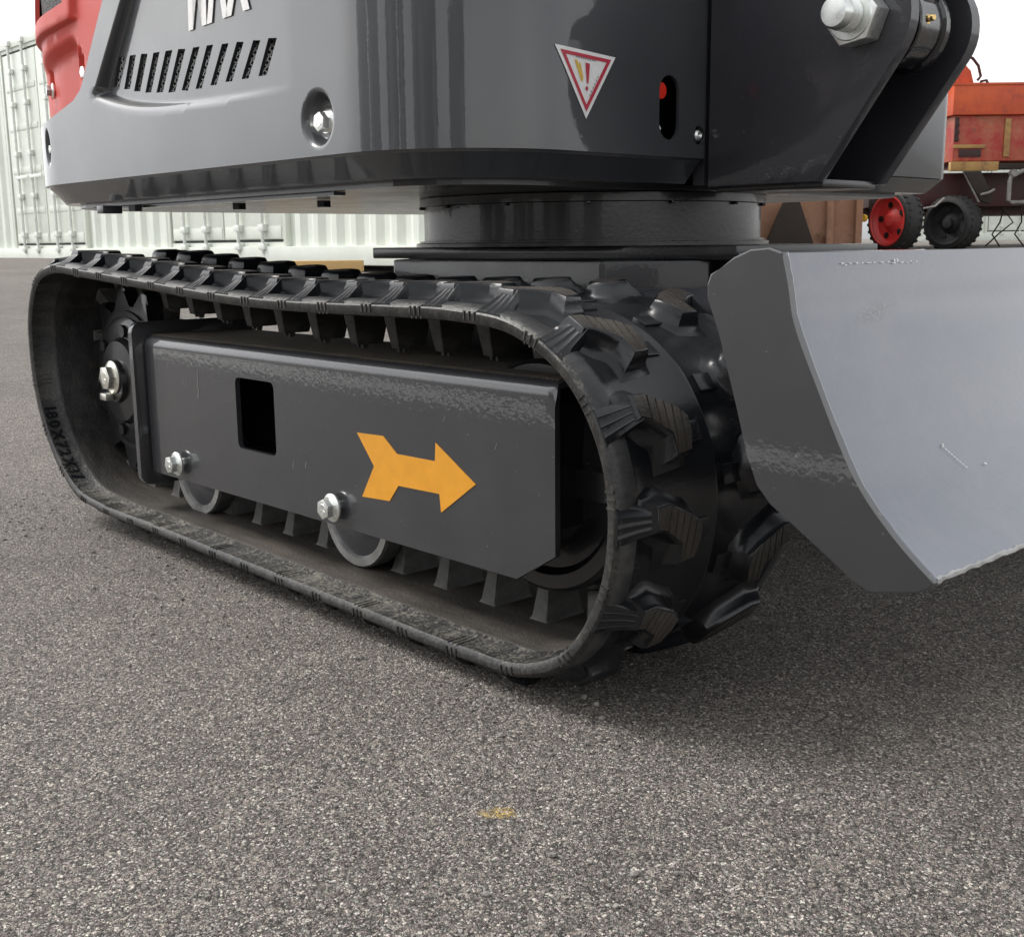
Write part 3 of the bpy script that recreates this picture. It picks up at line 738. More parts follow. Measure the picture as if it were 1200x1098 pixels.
lines = [[(s_of_x(le_(z) + GW * t), z) for z in zs_ if z > zc_(le_(z)) + CW + .002] for t in (-.7, -.08, .2, .5, .8, 1.08, 1.7)]
lines += [[(s_of_x(x), zc_(x) + CW * t) for x in xs_ if x > le_(zc_(x)) + GW + .003] for t in (-.2, 0, .2, .4, .6, .8, .98, 1.06, 1.25)]
for cx_, cz_, ex_, ez_, rr_s in ((.158, .497, 1, 1, (.0172, .020, .0225, .025, .0274)), (-.510, .513, 1.25, .62, (.0088, .011, .0135, .0157))):
    for q in rr_s + (rr_s[-1] * 1.10, rr_s[-1] * 1.25): lines.append([(s_of_x(cx_ + q / ex_ * math.cos(R(a))), cz_ + q / ez_ * math.sin(R(a))) for a in range(0, 361, 12)])
bm = sheet(outer, holes, g, shell_map, .012, lines, .004, (-.1, .5, .7))
PANEL = obj('side_panel', bm, m_panel, EX, smooth='keep', normals=False)
# lower lip that turns in under the panel
f_in, _ = perim(.004); f_in2, _ = perim(.026)
bm = bmesh.new(); rs = []
ss = np.concatenate([np.linspace(0, S_side, 30), np.linspace(S_side + .02, S_side + PL[2], 30), np.linspace(S_side + PL[2] + .01, STOT - .0005, 34)])
for s in ss:
    row = []
    for ins, z in ((.0045, ZL + .0005), (.0055, ZL - .0025), (.0235, Z0 + .003), (.0255, Z0), (.06, Z0 - .0005), (.06, Z0 + .02)):
        ff, _ = perim(ins); p, n = ff(s); row.append(bm.verts.new((p.x, p.y, z)))
    rs.append(row)
for a, b in zip(rs, rs[1:]):
    for i in range(5): bm.faces.new((a[i], b[i], b[i + 1], a[i + 1]))
obj('lower_skirt', bm, m_panel, EX, smooth=25)
# core of the body, deck under it
def outline(ins):
    pts = []; ff, _ = perim(ins)
    for s in np.linspace(0, STOT - .001, 50): pts.append(tuple(ff(s)[0]))
    return pts + [(.35 - ins, .90 - ins), (.32 - ins, .92 - ins), (-.485, .92 - ins), (-.64, .865 - ins), (-.705 + ins, .72)]
bm = bmesh.new(); add_prism(bm, outline(.055), at((0, 0, .445)), .56)
obj('machine_core', bm, m_void, EX, smooth=0)
bm = bmesh.new(); add_prism(bm, outline(.045), at((0, 0, .4325)), .006)
DECK = obj('base_deck', bm, m_black, EX, smooth=0)
bm = bmesh.new()
add_box(bm, (-.397, .045, .4215), (-.378, .072, .4318), bev=.001)
for x, y in ((-.229, .162), (-.105, .209), (-.345, .075)): add_cyl(bm, (x, y, .4235), (x, y, .4318), .0095, seg=6); 
add_box(bm, (-.50, .085, .4285), (.10, .100, .4322))
obj('deck_bolts', bm, m_dark, DECK)
# remaining body on the far side with the stepped floor pan
bm = bmesh.new(); px_ = [(.3475, .60)] + [(p[0] + .3275, p[1] + .9) for p in arc((0, 0), .02, 0, 90, 6)] + [(-.485, .92), (-.60, .90), (-.68, .82), (-.705, .70), (-.705, .49), (-.66, .49), (-.66, .60)]
add_prism(bm, px_, at((0, 0, .456)), .56, 0, .002)
lo = [(.3475, .60), (.3475, .902), (.3285, .92), (-.48, .92), (-.59, .895), (-.675, .815), (-.70, .70), (-.70, .49)]
li = [(.330, .60), (.330, .890), (.316, .902), (-.47, .902), (-.58, .878), (-.655, .80), (-.68, .70), (-.68, .49)]
a = [bm.verts.new((x, y, .4555)) for x, y in lo]; b = [bm.verts.new((x, y, .438)) for x, y in li]
for i in range(len(lo) - 1): bm.faces.new((a[i], a[i + 1], b[i + 1], b[i]))
bm.faces.new(b)
obj('front_cover', bm, m_panel, EX)
bm = bmesh.new(); add_prism(bm, outline(.02), at((0, 0, 1.02)), .03, 0, .006); obj('top_cover', bm, m_panel, EX)
# front wall seen between the bracket and the floor pan
bm = bmesh.new(); add_box(bm, (.332, .388, .436), (.3465, .60, 1.0)); obj('front_plate', bm, m_dark, EX, smooth=0)

# ---- expanded metal behind the slots
bm = bmesh.new()
def strand(p, q, r=.0007):
    d = Vector((q[0] - p[0], 0, q[1] - p[1])); n = Vector((-d.z, 0, d.x)).normalized() * r
    a = Vector((p[0], 0, p[1])); b = Vector((q[0], 0, q[1]))
    for dy in (0,):
        vs4 = [bm.verts.new(a + n), bm.verts.new(b + n), bm.verts.new(b - n), bm.verts.new(a - n)]
        vt4 = [bm.verts.new(v.co + Vector((0, .0012, 0))) for v in vs4]
        bm.faces.new(vs4); bm.faces.new((vs4[0], vs4[3], vt4[3], vt4[0])); bm.faces.new((vs4[1], vs4[0], vt4[0], vt4[1]))
mx0, mx1, mz0, mz1 = -.335, .105, .540, .614; cw, chh = .0115, .0065
nx_, nz_ = int((mx1 - mx0) / cw), int((mz1 - mz0) / chh)
for j in range(nz_):
    for i in range(nx_):
        x = mx0 + i * cw; z = mz0 + j * chh
        strand((x, z), (x + cw / 2, z + chh / 2)); strand((x + cw / 2, z + chh / 2), (x + cw, z)); strand((x, z + chh), (x + cw / 2, z + chh / 2)) if j == nz_ - 1 else None
        strand((x + cw / 2, z + chh / 2), (x, z + chh)); strand((x + cw / 2, z + chh / 2), (x + cw, z + chh))
o = obj('vent_mesh', bm, m_steel, PANEL, smooth=0); o.location = (0, .057, 0)
bm = bmesh.new(); add_box(bm, (mx0 - .01, .066, mz0 - .01), (mx1 + .01, .070, mz1 + .01)); obj('vent_backing', bm, m_void, PANEL, smooth=0)

# ---- lettering, sticker, knob, bolts on the shell
me = text_mesh('MAX', .112, m_white, 'lettering', .0046, .0004)
for v in me.vertices:
    x, y, z = v.co; X = -.100 + x * .54; Z = .6165 + y + x * .010
    sh = shell_map(s_of_x(X), Z); v.co = (X + y * .07, sh.y - .0012 - z, Z)
o = bpy.data.objects.new('lettering', me); link(o, PANEL)
def tri(c, k): 
    P = [(.1625, .5555), (.2435, .5510), (.2030, .4920)]; cx = sum(p[0] for p in P) / 3; cy = sum(p[1] for p in P) / 3
    return [(cx + (p[0] - cx) * k, cy + (p[1] - cy) * k) for p in P]
YZ = Matrix(((0, 0, 1, 0), (1, 0, 0, 0), (0, 1, 0, 0), (0, 0, 0, 1)))
def frontx(y):
    s = s_of_y(y) if y >= .18 else S_side + PL[2] + .15 * (math.pi / 2 - math.acos(max(-1, min(1, 1 - 0))) ) 
    if y >= .18: return .35
    return .20 + math.sqrt(.15 ** 2 - (.18 - y) ** 2)
def front_flat(poly, lift, mi, bm):
    vs_ = [bm.verts.new((frontx(y) + lift, y, z)) for y, z in poly]; f = bm.faces.new(vs_); f.material_index = mi
    bmesh.ops.triangulate(bm, faces=[f])
bm = bmesh.new()
def ringtri(k0, k1, lift, mi):
    a, b = dense(tri(0, k0), .01), None
    A, B = tri(0, k0), tri(0, k1)
    for i in range(3): front_flat([A[i], A[(i + 1) % 3], B[(i + 1) % 3], B[i]], lift, mi, bm)
def subdiv_tri(k, lift, mi):
    P = tri(0, k); n = 6; pts = {}
    for i in range(n + 1):
        for j in range(n + 1 - i):
            u, v = i / n, j / n; y = P[0][0] + (P[1][0] - P[0][0]) * u + (P[2][0] - P[0][0]) * v; z = P[0][1] + (P[1][1] - P[0][1]) * u + (P[2][1] - P[0][1]) * v
            pts[i, j] = bm.verts.new((frontx(y) + lift, y, z))
    for i in range(n):
        for j in range(n - i):
            bm.faces.new((pts[i, j], pts[i + 1, j], pts[i, j + 1])).material_index = mi
            if i + j < n - 1: bm.faces.new((pts[i + 1, j], pts[i + 1, j + 1], pts[i, j + 1])).material_index = mi
subdiv_tri(1.0, .0008, 0)
ringtri(.84, .68, .0013, 1)
front_flat([(.2015, .5425), (.2075, .5420), (.2055, .5240), (.2035, .5240)], .0014, 1, bm)
front_flat([(.2035 + .0018 * math.cos(R(a)), .5195 + .0022 * math.sin(R(a))) for a in range(0, 360, 45)], .0014, 1, bm)
front_flat([(.187, .5440), (.1905, .5440), (.1985, .5265), (.1965, .5250)], .0014, 2, bm)
front_flat([(.1925, .5420), (.1948, .5415), (.1990, .5280), (.1975, .5290)], .0014, 2, bm)
for k in range(9): front_flat([(.189 + k * .003, .5475 - k * .00018), (.191 + k * .003, .5475 - k * .00018), (.191 + k * .003, .5463 - k * .00018), (.189 + k * .003, .5463 - k * .00018)], .0014, 3, bm)
for k in range(6): front_flat([(.2185 - k * .0022, .5320 - k * .0034), (.2195 - k * .0022, .5320 - k * .0034), (.2187 - k * .0022, .5298 - k * .0034), (.2177 - k * .0022, .5298 - k * .0034)], .0014, 3, bm)
obj('warning_sticker', bm, [m_white, m_redprint, m_yelprint, m_greytext], PANEL, smooth=0)
bm = bmesh.new(); add_cyl(bm, (.330, .318, .527), (.346, .318, .527), .0085, seg=20, bev=.002); obj('red_knob', bm, m_redcap, PANEL)
bm = bmesh.new(); add_tube(bm, [(.340, .316, .520), (.343, .313, .512), (.338, .314, .503)], .0012); add_tube(bm, [(.342, .313, .498), (.344, .318, .490), (.341, .316, .484), (.343, .321, .479)], .0015)
obj('control_wire', bm, m_white, PANEL)
bm = bmesh.new(); add_lathe(bm, [(.0001, .002), (.0035, .004), (.0055, .002), (.006, -.004), (.010, -.006), (.013, -.006)], at((.347, .374, .486), AXX), 24); obj('panel_bolt', bm, m_zinc, PANEL)
bm = flange_bolt((.1585, .0455, .4945), .0095, .002, 20); obj('panel_bolt', bm, m_zinc, PANEL)

# ---- red rear hood
HF, HL = perim(.010)
def hz1(x): return .618 + (x + .557) * .125
def hz2(x): return .656 + (x + .545) * .065
def hood_dent(s, z):
    x = s - S_side - .485; d = 0.0
    # lower scoop
    d += .013 * (1 - sstep(0, 1, (z - hz1(x)) / .018)) * sstep(-.62, -.53, x) * (1 - sstep(-.435, -.405, x))
    # raised step higher up with a slanting edge
    d -= .008 * sstep(0, 1, (z - hz2(x)) / .005) * (1 - sstep(-.412, -.404, x))
    # pockets for two bolts
    for bx, bz, r in ((-.402, .606, .013), (-.556, .600, .013)):
        q = math.hypot((x - bx), (z - bz) * .62); d += .014 * (1 - sstep(r * .7, r, q))
    d += .022 * sstep(.62, .95, z)
    return d
def hood_map(s, z):
    p, n = HF(s); d = hood_dent(s, z); return Vector((p.x - n.x * d, p.y - n.y * d, z))
gh = [(s_of_x(-.555), .679), (s_of_x(-.433), .6915), (s_of_x(-.425), .80), (s_of_x(-.575), .80)]
outer = [(0, .5475), (s_of_x(-.60), .5475), (s_of_x(-.52), .5520), (s_of_x(-.46), .5635), (s_of_x(-.402), .5755), (sl(.60) - .003, .60), (sl(ZTOP) - .003, ZTOP), (0, ZTOP)]
g = np.concatenate([grid_pts(s_of_x(-.66), s_of_x(-.30), .552, .75, .006), grid_pts(.01, s_of_x(-.66), .58, .75, .03), grid_pts(.01, s_of_x(-.1), .76, 1.0, .03)])
xh = np.arange(-.66, -.40, .006)
lines = [[(s_of_x(x), hz2(x) + .005 * t) for x in xh] for t in (-.1, .25, .5, .75, 1.1)] + [[(s_of_x(x), hz1(x) + .018 * t) for x in xh] for t in (0, .33, .66, 1)]
lines += [[(s_of_x(x), z) for z in np.arange(.672, .78, .005)] for x in (-.4125, -.410, -.408, -.406, -.4035)]
bm = sheet(outer, [dense(gh, .01)], g, hood_map, .01, lines, .006, (-.1, .5, .7))
HOOD = obj('rear_hood', bm, m_red, EX, smooth='keep', normals=False)
bm = bmesh.new(); n = 24
for j in range(2):
    pass
gl = []
for i in range(n + 1):
    s = s_of_x(-.612) + (s_of_x(-.418) - s_of_x(-.612)) * i / n; p, nn = HF(s)
    gl.append([bm.verts.new((p.x - nn.x * .004, p.y - nn.y * .004, z)) for z in (.665, .81)])
for a, b in zip(gl, gl[1:]): bm.faces.new((a[0], b[0], b[1], a[1]))
M = Mat('black_mesh_grille'); v = M.n('ShaderNodeTexVoronoi'); v.inputs['Scale'].default_value = 330; M.l(M.obj(), v.inputs['Vector'])
M.set(Base_Color=M.ramp(v.outputs['Distance'], [(0.2, 0.010), (0.5, 0.075)]), Roughness=0.6, Normal=M.bump(v.outputs['Distance'], 0.8, 0.002))
obj('hood_grille', bm, M.m, HOOD)
def radial_bolt(s, z, f, ins, r=.008):
    p, nn = f(s); T = Matrix.Translation((p.x - nn.x * ins, p.y - nn.y * ins, z)) @ Vector((nn.x, nn.y, 0)).to_track_quat('Z', 'Y').to_matrix().to_4x4()
    bm = bmesh.new(); add_lathe(bm, [(r * 1.3, 0), (r * 1.35, .002), (r, .004)], T, 20); add_prism(bm, hexp(r), T @ Matrix.Translation((0, 0, .003)), .008, 0, .0008); return bm
obj('hood_bolt', radial_bolt(s_of_x(-.402), .602, HF, .012), m_zinc, HOOD); obj('hood_bolt', radial_bolt(s_of_x(-.556), .594, HF, .012), m_zinc, HOOD)
bm = radial_bolt(s_of_x(-.511), .511, PF, .013, .006); obj('panel_bolt', bm, m_zinc, PANEL)
# small weathered label on the rear corner
# ---- boom bracket
PC = (.526, .577)
out = [(.354, .4335), (.487, .4335)] + arc(PC, .052, -34, 95, 14) + [(.48, .66), (.44, .80), (.354, .80)]
bm = bmesh.new(); add_prism(bm, out, XZ @ Matrix.Translation((0, 0, .385)), .014, 0, .0012); BR = obj('boom_bracket', bm, m_dark, EX)
bm = bmesh.new(); add_prism(bm, out, XZ @ Matrix.Translation((0, 0, .500)), .016, 0, .0012)
add_lathe(bm, [(.030, -.5165), (.044, -.5165), (.046, -.520), (.046, -.528), (.036, -.530)], at((PC[0], 0, PC[1]), AXY), 40)
obj('bracket_plate', bm, m_dark, BR)
bm = bmesh.new(); add_box(bm, (.405, .4005, .437), (.417, .4985, .66), bev=.001); add_box(bm, (.354, .4005, .4285), (.484, .4985, .4365), bev=.001)
add_tube(bm, [(.419, .478, .45), (.4195, .479, .50), (.419, .478, .56)], .0045, 8); add_tube(bm, [(.419, .4025, .45), (.4195, .402, .52), (.419, .4025, .6)], .0035, 8)
obj('bracket_web', bm, m_black, BR)
bm = bmesh.new(); T = at((PC[0] - .004, 0, PC[1]), AXY)
add_lathe(bm, [(.0335, -.400), (.0335, -.420), (.026, -.4205), (.026, -.4235)], T, 40); obj('spacer_collar', bm, m_gloss, BR)
bm = bmesh.new()
add_lathe(bm, [(.028, -.424), (.0395, -.424), (.041, -.4255), (.041, -.432), (.0375, -.4335), (.0375, -.470), (.041, -.4715), (.041, -.479), (.0395, -.4805), (.028, -.4805)], at((PC[0], 0, PC[1]), AXY), 48)
add_prism(bm, [(-.03, .02), (.032, .012), (.075, .45), (.02, .46)], XZ @ Matrix.Translation((PC[0], PC[1], .440)), .026, 0, .003)
add_prism(bm, [(-.012, .034), (.0, .034), (.02, .2), (-.012, .2)], XZ @ Matrix.Translation((PC[0], PC[1], .428)), .010, 0, .001)
obj('boom_foot', bm, m_gloss, BR)
bm = bmesh.new(); T = at((PC[0] + .018, .452, PC[1] - .0335)) @ Vector((.6, -.35, -.62)).to_track_quat('Z', 'Y').to_matrix().to_4x4()
bm.free(); bm = bmesh.new(); dn = Vector((.88, -.25, .05)).normalized(); T = Matrix.Translation(Vector((PC[0], .452, PC[1])) + dn * .036) @ dn.to_track_quat('Z', 'Y').to_matrix().to_4x4()
add_prism(bm, hexp(.0048), T, .003); add_lathe(bm, [(.003, .003), (.0032, .006), (.002, .0075), (.0032, .009), (.0025, .011), (.0006, .0112)], T, 16); obj('grease_nipple', bm, m_brass, BR)
bm = bmesh.new(); T = at((PC[0] + .004, .385, PC[1] + .001), AXY)
add_prism(bm, hexp(.0275, 8), T @ Matrix.Translation((0, 0, .0005)), .0225, 0, .0016)
add_lathe(bm, [(.0225, .0228), (.0215, .0242), (.016, .0245)], T, 40)
th = []
for k in range(6): th += [(.0152, .0232 + k * .0030), (.0152, .0238 + k * .0030), (.0130, .0250 + k * .0030), (.0130, .0254 + k * .0030)]
th += [(.0150, .0408), (.0147, .047), (.0128, .0505), (.006, .0512)]
add_lathe(bm, th, T, 40)
obj('pin_nut', bm, m_zinc, BR)

# ---- dozer blade
front = [(.7135, .3705), (.719, .350), (.7245, .326), (.7415, .290), (.770, .236), (.798, .2035), (.826, .180)]
def smooth_pts(P, n=8):
    out = []
    for i in range(len(P) - 1):
        p0, p1, p2, p3 = P[max(i - 1, 0)], P[i], P[i + 1], P[min(i + 2, len(P) - 1)]
        for k in range(n):
            t = k / n; out.append(tuple(.5 * (2 * p1[j] + (p2[j] - p0[j]) * t + (2 * p0[j] - 5 * p1[j] + 4 * p2[j] - p3[j]) * t * t + (3 * p1[j] - p0[j] - 3 * p2[j] + p3[j]) * t ** 3) for j in (0, 1)))
    return out + [P[-1]]
fp = smooth_pts(front, 5)
plate = fp + [(.823, .1755), (.815, .1715), (.786, .1655), (.775, .169), (.735, .195), (.711, .209), (.7, .220), (.692, .238), (.683, .268), (.6665, .318), (.6560, .341), (.656, .350), (.6585, .3565), (.667, .3605), (.677, .3675), (.690, .3725), (.7035, .3735)]
bm = bmesh.new(); add_prism(bm, plate, XZ @ Matrix.Translation((0, 0, 0)), .006, 0, .0012)
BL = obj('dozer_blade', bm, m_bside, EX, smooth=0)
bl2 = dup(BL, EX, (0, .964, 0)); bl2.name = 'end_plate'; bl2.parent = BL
# curved mouldboard
bm = bmesh.new(); ys = np.linspace(.0065, .9635, 40); rows = []
fs_ = [(x - .004, z) for x, z in fp]; nrm = []
for y in ys:
    rows.append([bm.verts.new((x, y, z - .0008)) for x, z in fs_] + [bm.verts.new((x - .011, y, z - .003)) for x, z in fs_[::-1]])
for a, b in zip(rows, rows[1:]):
    n = len(a)
    for i in range(n): bm.faces.new((a[i], a[(i + 1) % n], b[(i + 1) % n], b[i]))
bm.faces.new(rows[0]); bm.faces.new(rows[-1][::-1])
obj('mouldboard', bm, m_skylit, BL, smooth=50)
bm = bmesh.new(); add_tube(bm, [(x - .0028 + random.uniform(-.0003, .0003), .0072 + random.uniform(-.0005, .0005), z - .0003) for x, z in fp], .0022, 8); obj('weld_bead', bm, m_skylit, BL)
bm = bmesh.new(); pts = []
for i, y in enumerate(np.linspace(.007, .963, 220)): pts.append((.8225 + random.uniform(-.0006, .0006), y, .1790 + random.uniform(-.0006, .0006)))
add_tube(bm, pts, [random.uniform(.0012, .0026) for _ in pts], 6); obj('cutting_edge', bm, m_steel, BL, label='bright worn cutting edge')
# back ribs of the blade
bm = bmesh.new()
for y in (.255, .705): add_prism(bm, [(.66, .25), (.66, .345), (.705, .355), (.72, .29), (.735, .25)], XZ @ Matrix.Translation((0, 0, y)), .035, 0, .003)
add_box(bm, (.662, .013, .338), (.699, .957, .352), bev=.002); obj('back_rib', bm, m_frame, BL)
# paint chips and scratches on the mouldboard
def blade_x(z):
    for (xa, za), (xb, zb_) in zip(fs_, fs_[1:]):
        if zb_ <= z <= za: return xa + (xb - xa) * (za - z) / (za - zb_ + 1e-9)
    return fs_[-1][0]
bm = bmesh.new()
def fleck(y, z, w_, h_, rot):
    c, s_ = math.cos(rot), math.sin(rot); vv = []
    for a, b in ((-1, -.6), (-.2, -1), (1, -.3), (.5, 1), (-.7, .6)):
        yy = y + (a * w_ * c - b * h_ * s_); zz = z + (a * w_ * s_ + b * h_ * c); vv.append(bm.verts.new((blade_x(zz) + .0009, yy, zz)))
    bm.faces.new(vv)
for i in range(20): fleck(.072 + i * .0052 + random.uniform(-.002, .002), .3618 + random.uniform(-.0006, .0006), random.uniform(.0006, .0020), random.uniform(.0003, .0006), random.uniform(-.3, .3))
for y in (.139, .143): fleck(y, .3632, .0012, .0012, .5)
for i in range(9): fleck(.1225 + i * .0017, .2385 - i * .0018, .0012, .0004, -.8)
fleck(.1225, .2395, .0022, .0005, .5); fleck(.163, .2230, .0016, .0006, -.3)
obj('paint_chips', bm, m_white, BL, smooth=0, normals=False)['kind'] = 'stuff'

# ------------------------------------------------------------------ SHIPPING CONTAINER with side doors
def container(loc, rz, label, length=12.19, doors=((2.05, 4.32), (6.38, 8.65)), xoff=0.0):
    root = empty('shipping_container', loc, rz, label, 'container'); H = 2.72; D = 2.44
    # corrugated wall between frame members
    spans = []; prev = .12
    for a, b in doors: spans.append((prev, a)); prev = b
    spans.append((prev, length - .12))
    for a, b in spans:
        bm = bmesh.new(); n = max(1, round((b - a) / .28)); st = (b - a) / n; prof_ = []
        for k in range(n):
            x = a + k * st; prof_ += [(x, .07), (x + st * .25, .07), (x + st * .5, .034), (x + st * .75, .034)]
        prof_.append((b, .07))
        lo_ = [bm.verts.new((x, y, .16)) for x, y in prof_]; hi_ = [bm.verts.new((x, y, H - .11)) for x, y in prof_]
        for i in range(len(prof_) - 1): bm.faces.new((lo_[i], lo_[i + 1], hi_[i + 1], hi_[i]))
        obj('corrugated_wall', bm, m_cont, root, smooth=0)
    bm = bmesh.new(); add_box(bm, (.004, .09, .165), (length - .004, D, H - .004)); obj('container_body', bm, m_cont, root, smooth=0)
    bm = bmesh.new(); add_box(bm, (.121, 0, 0), (length - .121, .12, .16), bev=.008); add_box(bm, (.121, .01, H - .11), (length - .121, .12, H), bev=.008)
    for x in (0, length - .12): add_box(bm, (x, 0, .12), (x + .12, .12, H - .12), bev=.006)
    for x in (0, length - .18):
        for z in (0, H - .118): add_box(bm, (x, -.006, z), (x + .18, .16, z + .118), bev=.006)
    obj('corner_frame', bm, m_cont, root)
    for a, b in doors:
        mid = (a + b) / 2
        bm = bmesh.new()
        for x in (a, b - .05): add_box(bm, (x, .018, .161), (x + .05, .089, H - .111), bev=.004)
        add_box(bm, (a + .05, .030, .161), (b - .05, .089, .20)); add_box(bm, (a + .05, .030, H - .15), (b - .05, .089, H - .111))
        fr = obj('door_frame', bm, m_cont, root)
        bm = bmesh.new(); add_box(bm, (a + .05, .062, .20), (b - .05, .088, H - .15)); obj('door_seal', bm, m_contdk, fr, smooth=0)
        for x0_, x1_ in ((a + .075, mid - .012), (mid + .012, b - .075)):
            bm = bmesh.new(); add_box(bm, (x0_, .032, .225), (x1_, .0615, H - .175), bev=.006)
            for z in (.60, 1.10, 1.62, 2.10): add_box(bm, (x0_ + .06, .0255, z), (x1_ - .06, .0315, z + .07), bev=.003)
            add_box(bm, (x0_ + .02, .026, .235), (x1_ - .02, .0315, .34), bev=.002)
            dr = obj('container_door', bm, m_cont, root)
            for fx in (.30, .72):
                xr_ = x0_ + (x1_ - x0_) * fx
                bm = bmesh.new(); add_cyl(bm, (xr_, -.005, .10), (xr_, -.005, H - .06), .017, seg=12)
                for z in (.13, .30, .78, 1.30, 1.9, 2.3, H - .09): add_box(bm, (xr_ - .045, -.026, z), (xr_ + .045, .0252, z + .06), bev=.004)
                add_box(bm, (xr_ - .02, -.04, 1.02), (xr_ + .38, -.026, 1.06), bev=.003)
                obj('locking_bar', bm, m_galv, dr)
    return root
CY, CZ = 5.08, gz(-10, 5.08) - .004
container((-17.30, CY, CZ), 0, 'long white corrugated shipping container with double doors along its side', 12.19, ((2.65, 4.92), (6.98, 9.25)))

# yellow timber lying before the container
bm = bmesh.new(); add_box(bm, (-.36, -.06, 0), (.36, .06, .085), bev=.006)
for x in (-.25, .22): add_box(bm, (x, -.09, -.045), (x + .08, .09, -.001), bev=.004)
tx, ty = -6.55, 4.42
tag(obj('timber_beam', bm, m_timber, loc=(tx, ty, gz(tx, ty) + .046), rot=(0, 0, R(47))), 'pale yellow timber beam lying on the yard before the white container', 'timber')

# ------------------------------------------------------------------ local frame for the far things on the right (x to the right in view, y away)
def place(px, depth):        # a ground spot on the bearing of the far things
    d = Vector((px, 0, 0)); f = -back; v = Vector((1.14, -.622, 0)) + (Vector((f.x, f.y, 0)).normalized() * depth) + Vector((right.x, right.y, 0)).normalized() * px
    return Vector((v.x, v.y, gz(v.x, v.y)))
VR = math.atan2(right.y, right.x)
# ---- red farm machine, 12 m away
p = place(4.50, 12.0)
FM = empty('farm_machine', p, VR, 'old faded red and orange farm machine with a red wheel', 'farm machine')
gz0 = p.z
bm = bmesh.new(); add_box(bm, (-.06, .0, .86), (2.6, 1.6, 1.30), bev=.01); FMB = obj('red_body', bm, m_mred, FM)
bm = bmesh.new(); add_box(bm, (-.10, -.05, 1.302), (2.7, 1.65, 1.59), bev=.012); add_box(bm, (-.11, -.06, 1.585), (2.72, -.02, 1.605)); obj('orange_panel', bm, m_morange, FM)
bm = bmesh.new(); add_prism(bm, [(-.5, 1.592), (.22, 1.592), (.17, 1.76), (.10, 1.83), (-.12, 1.83), (-.5, 1.80)], XZ @ Matrix.Translation((0, 0, .25)), .5, 0, .01); add_box(bm, (.02, .24, 1.60), (.05, .249, 1.82)); obj('orange_hopper', bm, m_morange, FM)
bm = bmesh.new(); add_tube(bm, [(.02, .2, 1.83), (.04, .2, 1.88), (.10, .2, 1.895), (.16, .2, 1.87), (.22, .2, 1.80), (.25, .2, 1.70), (.22, .2, 1.66)], .014, 8)
add_tube(bm, [(.24, .2, 1.605), (.26, .2, 1.65), (.31, .2, 1.66), (.34, .2, 1.605)], .014, 8); obj('guard_rail', bm, m_mdark, FM)
bm = bmesh.new(); add_box(bm, (.44, -.022, .90), (.50, -.002, 1.27), bev=.004); add_box(bm, (-.055, -.02, .985), (.26, -.002, 1.02), bev=.004); obj('yellow_strip', bm, m_myellow, FM)
bm = bmesh.new(); add_box(bm, (.0, -.012, .90), (.22, -.004, .975), bev=.002); add_box(bm, (-.055, -.015, 1.05), (-.015, -.002, 1.28), bev=.003)
for z in (1.06, 1.13, 1.2): add_box(bm, (-.06, -.026, z), (-.01, -.0155, z + .02))
obj('hatch', bm, m_mdark, FM)
bm = bmesh.new(); add_box(bm, (-.08, -.03, .765), (.40, .04, .855), bev=.006); obj('yellow_beam', bm, m_myellow, FM)
bm = bmesh.new(); add_box(bm, (.40, -.04, .775), (2.4, .03, .835), bev=.004); add_prism(bm, [(.05, .76), (.22, .76), (.36, .50), (.33, .44), (.24, .47)], XZ @ Matrix.Translation((0, 0, -.05)), .06, 0, .004); obj('dark_bracket', bm, m_rustdk, FM)
bm = bmesh.new(); add_box(bm, (-.8, .25, .42), (2.4, 1.3, .76), bev=.01); add_box(bm, (-1.1, .4, .34), (2.2, 1.2, .42)); obj('under_frame', bm, m_mdark, FM)
for pts_, r_ in (([(.055, -.02, .76), (.13, -.03, .62), (.22, -.035, .46)], .011), ([(.22, -.07, .53), (.30, -.08, .55), (.35, -.09, .58)], .013), ([(-.35, -.08, .40), (-.24, -.1, .42), (-.15, -.1, .50)], .010)):
    bm = bmesh.new(); add_tube(bm, pts_, r_, 8); obj('steel_rod', bm, m_rod, FM)
bm = bmesh.new(); add_tube(bm, [(.62, -.10, .76), (.50, -.10, .70), (.49, -.10, .66), (.49, -.10, .47), (.52, -.10, .45), (1.1, -.10, .46)], .022, 10); add_cyl(bm, (.52, -.14, .735), (.52, -.06, .735), .035, seg=14); obj('steel_handle', bm, m_rod, FM)
bm = bmesh.new()
for i in range(9):
    xx = random.uniform(.35, 1.6); pp = [(xx, random.uniform(0, .3), .5)]
    for k in range(4): pp.append((pp[-1][0] + random.uniform(-.14, .14), pp[-1][1] + random.uniform(-.05, .05), .5 - .12 * (k + 1)))
    add_tube(bm, pp, .008, 6)
o = obj('bent_tine', bm, m_rustdk, FM); o['kind'] = 'stuff'
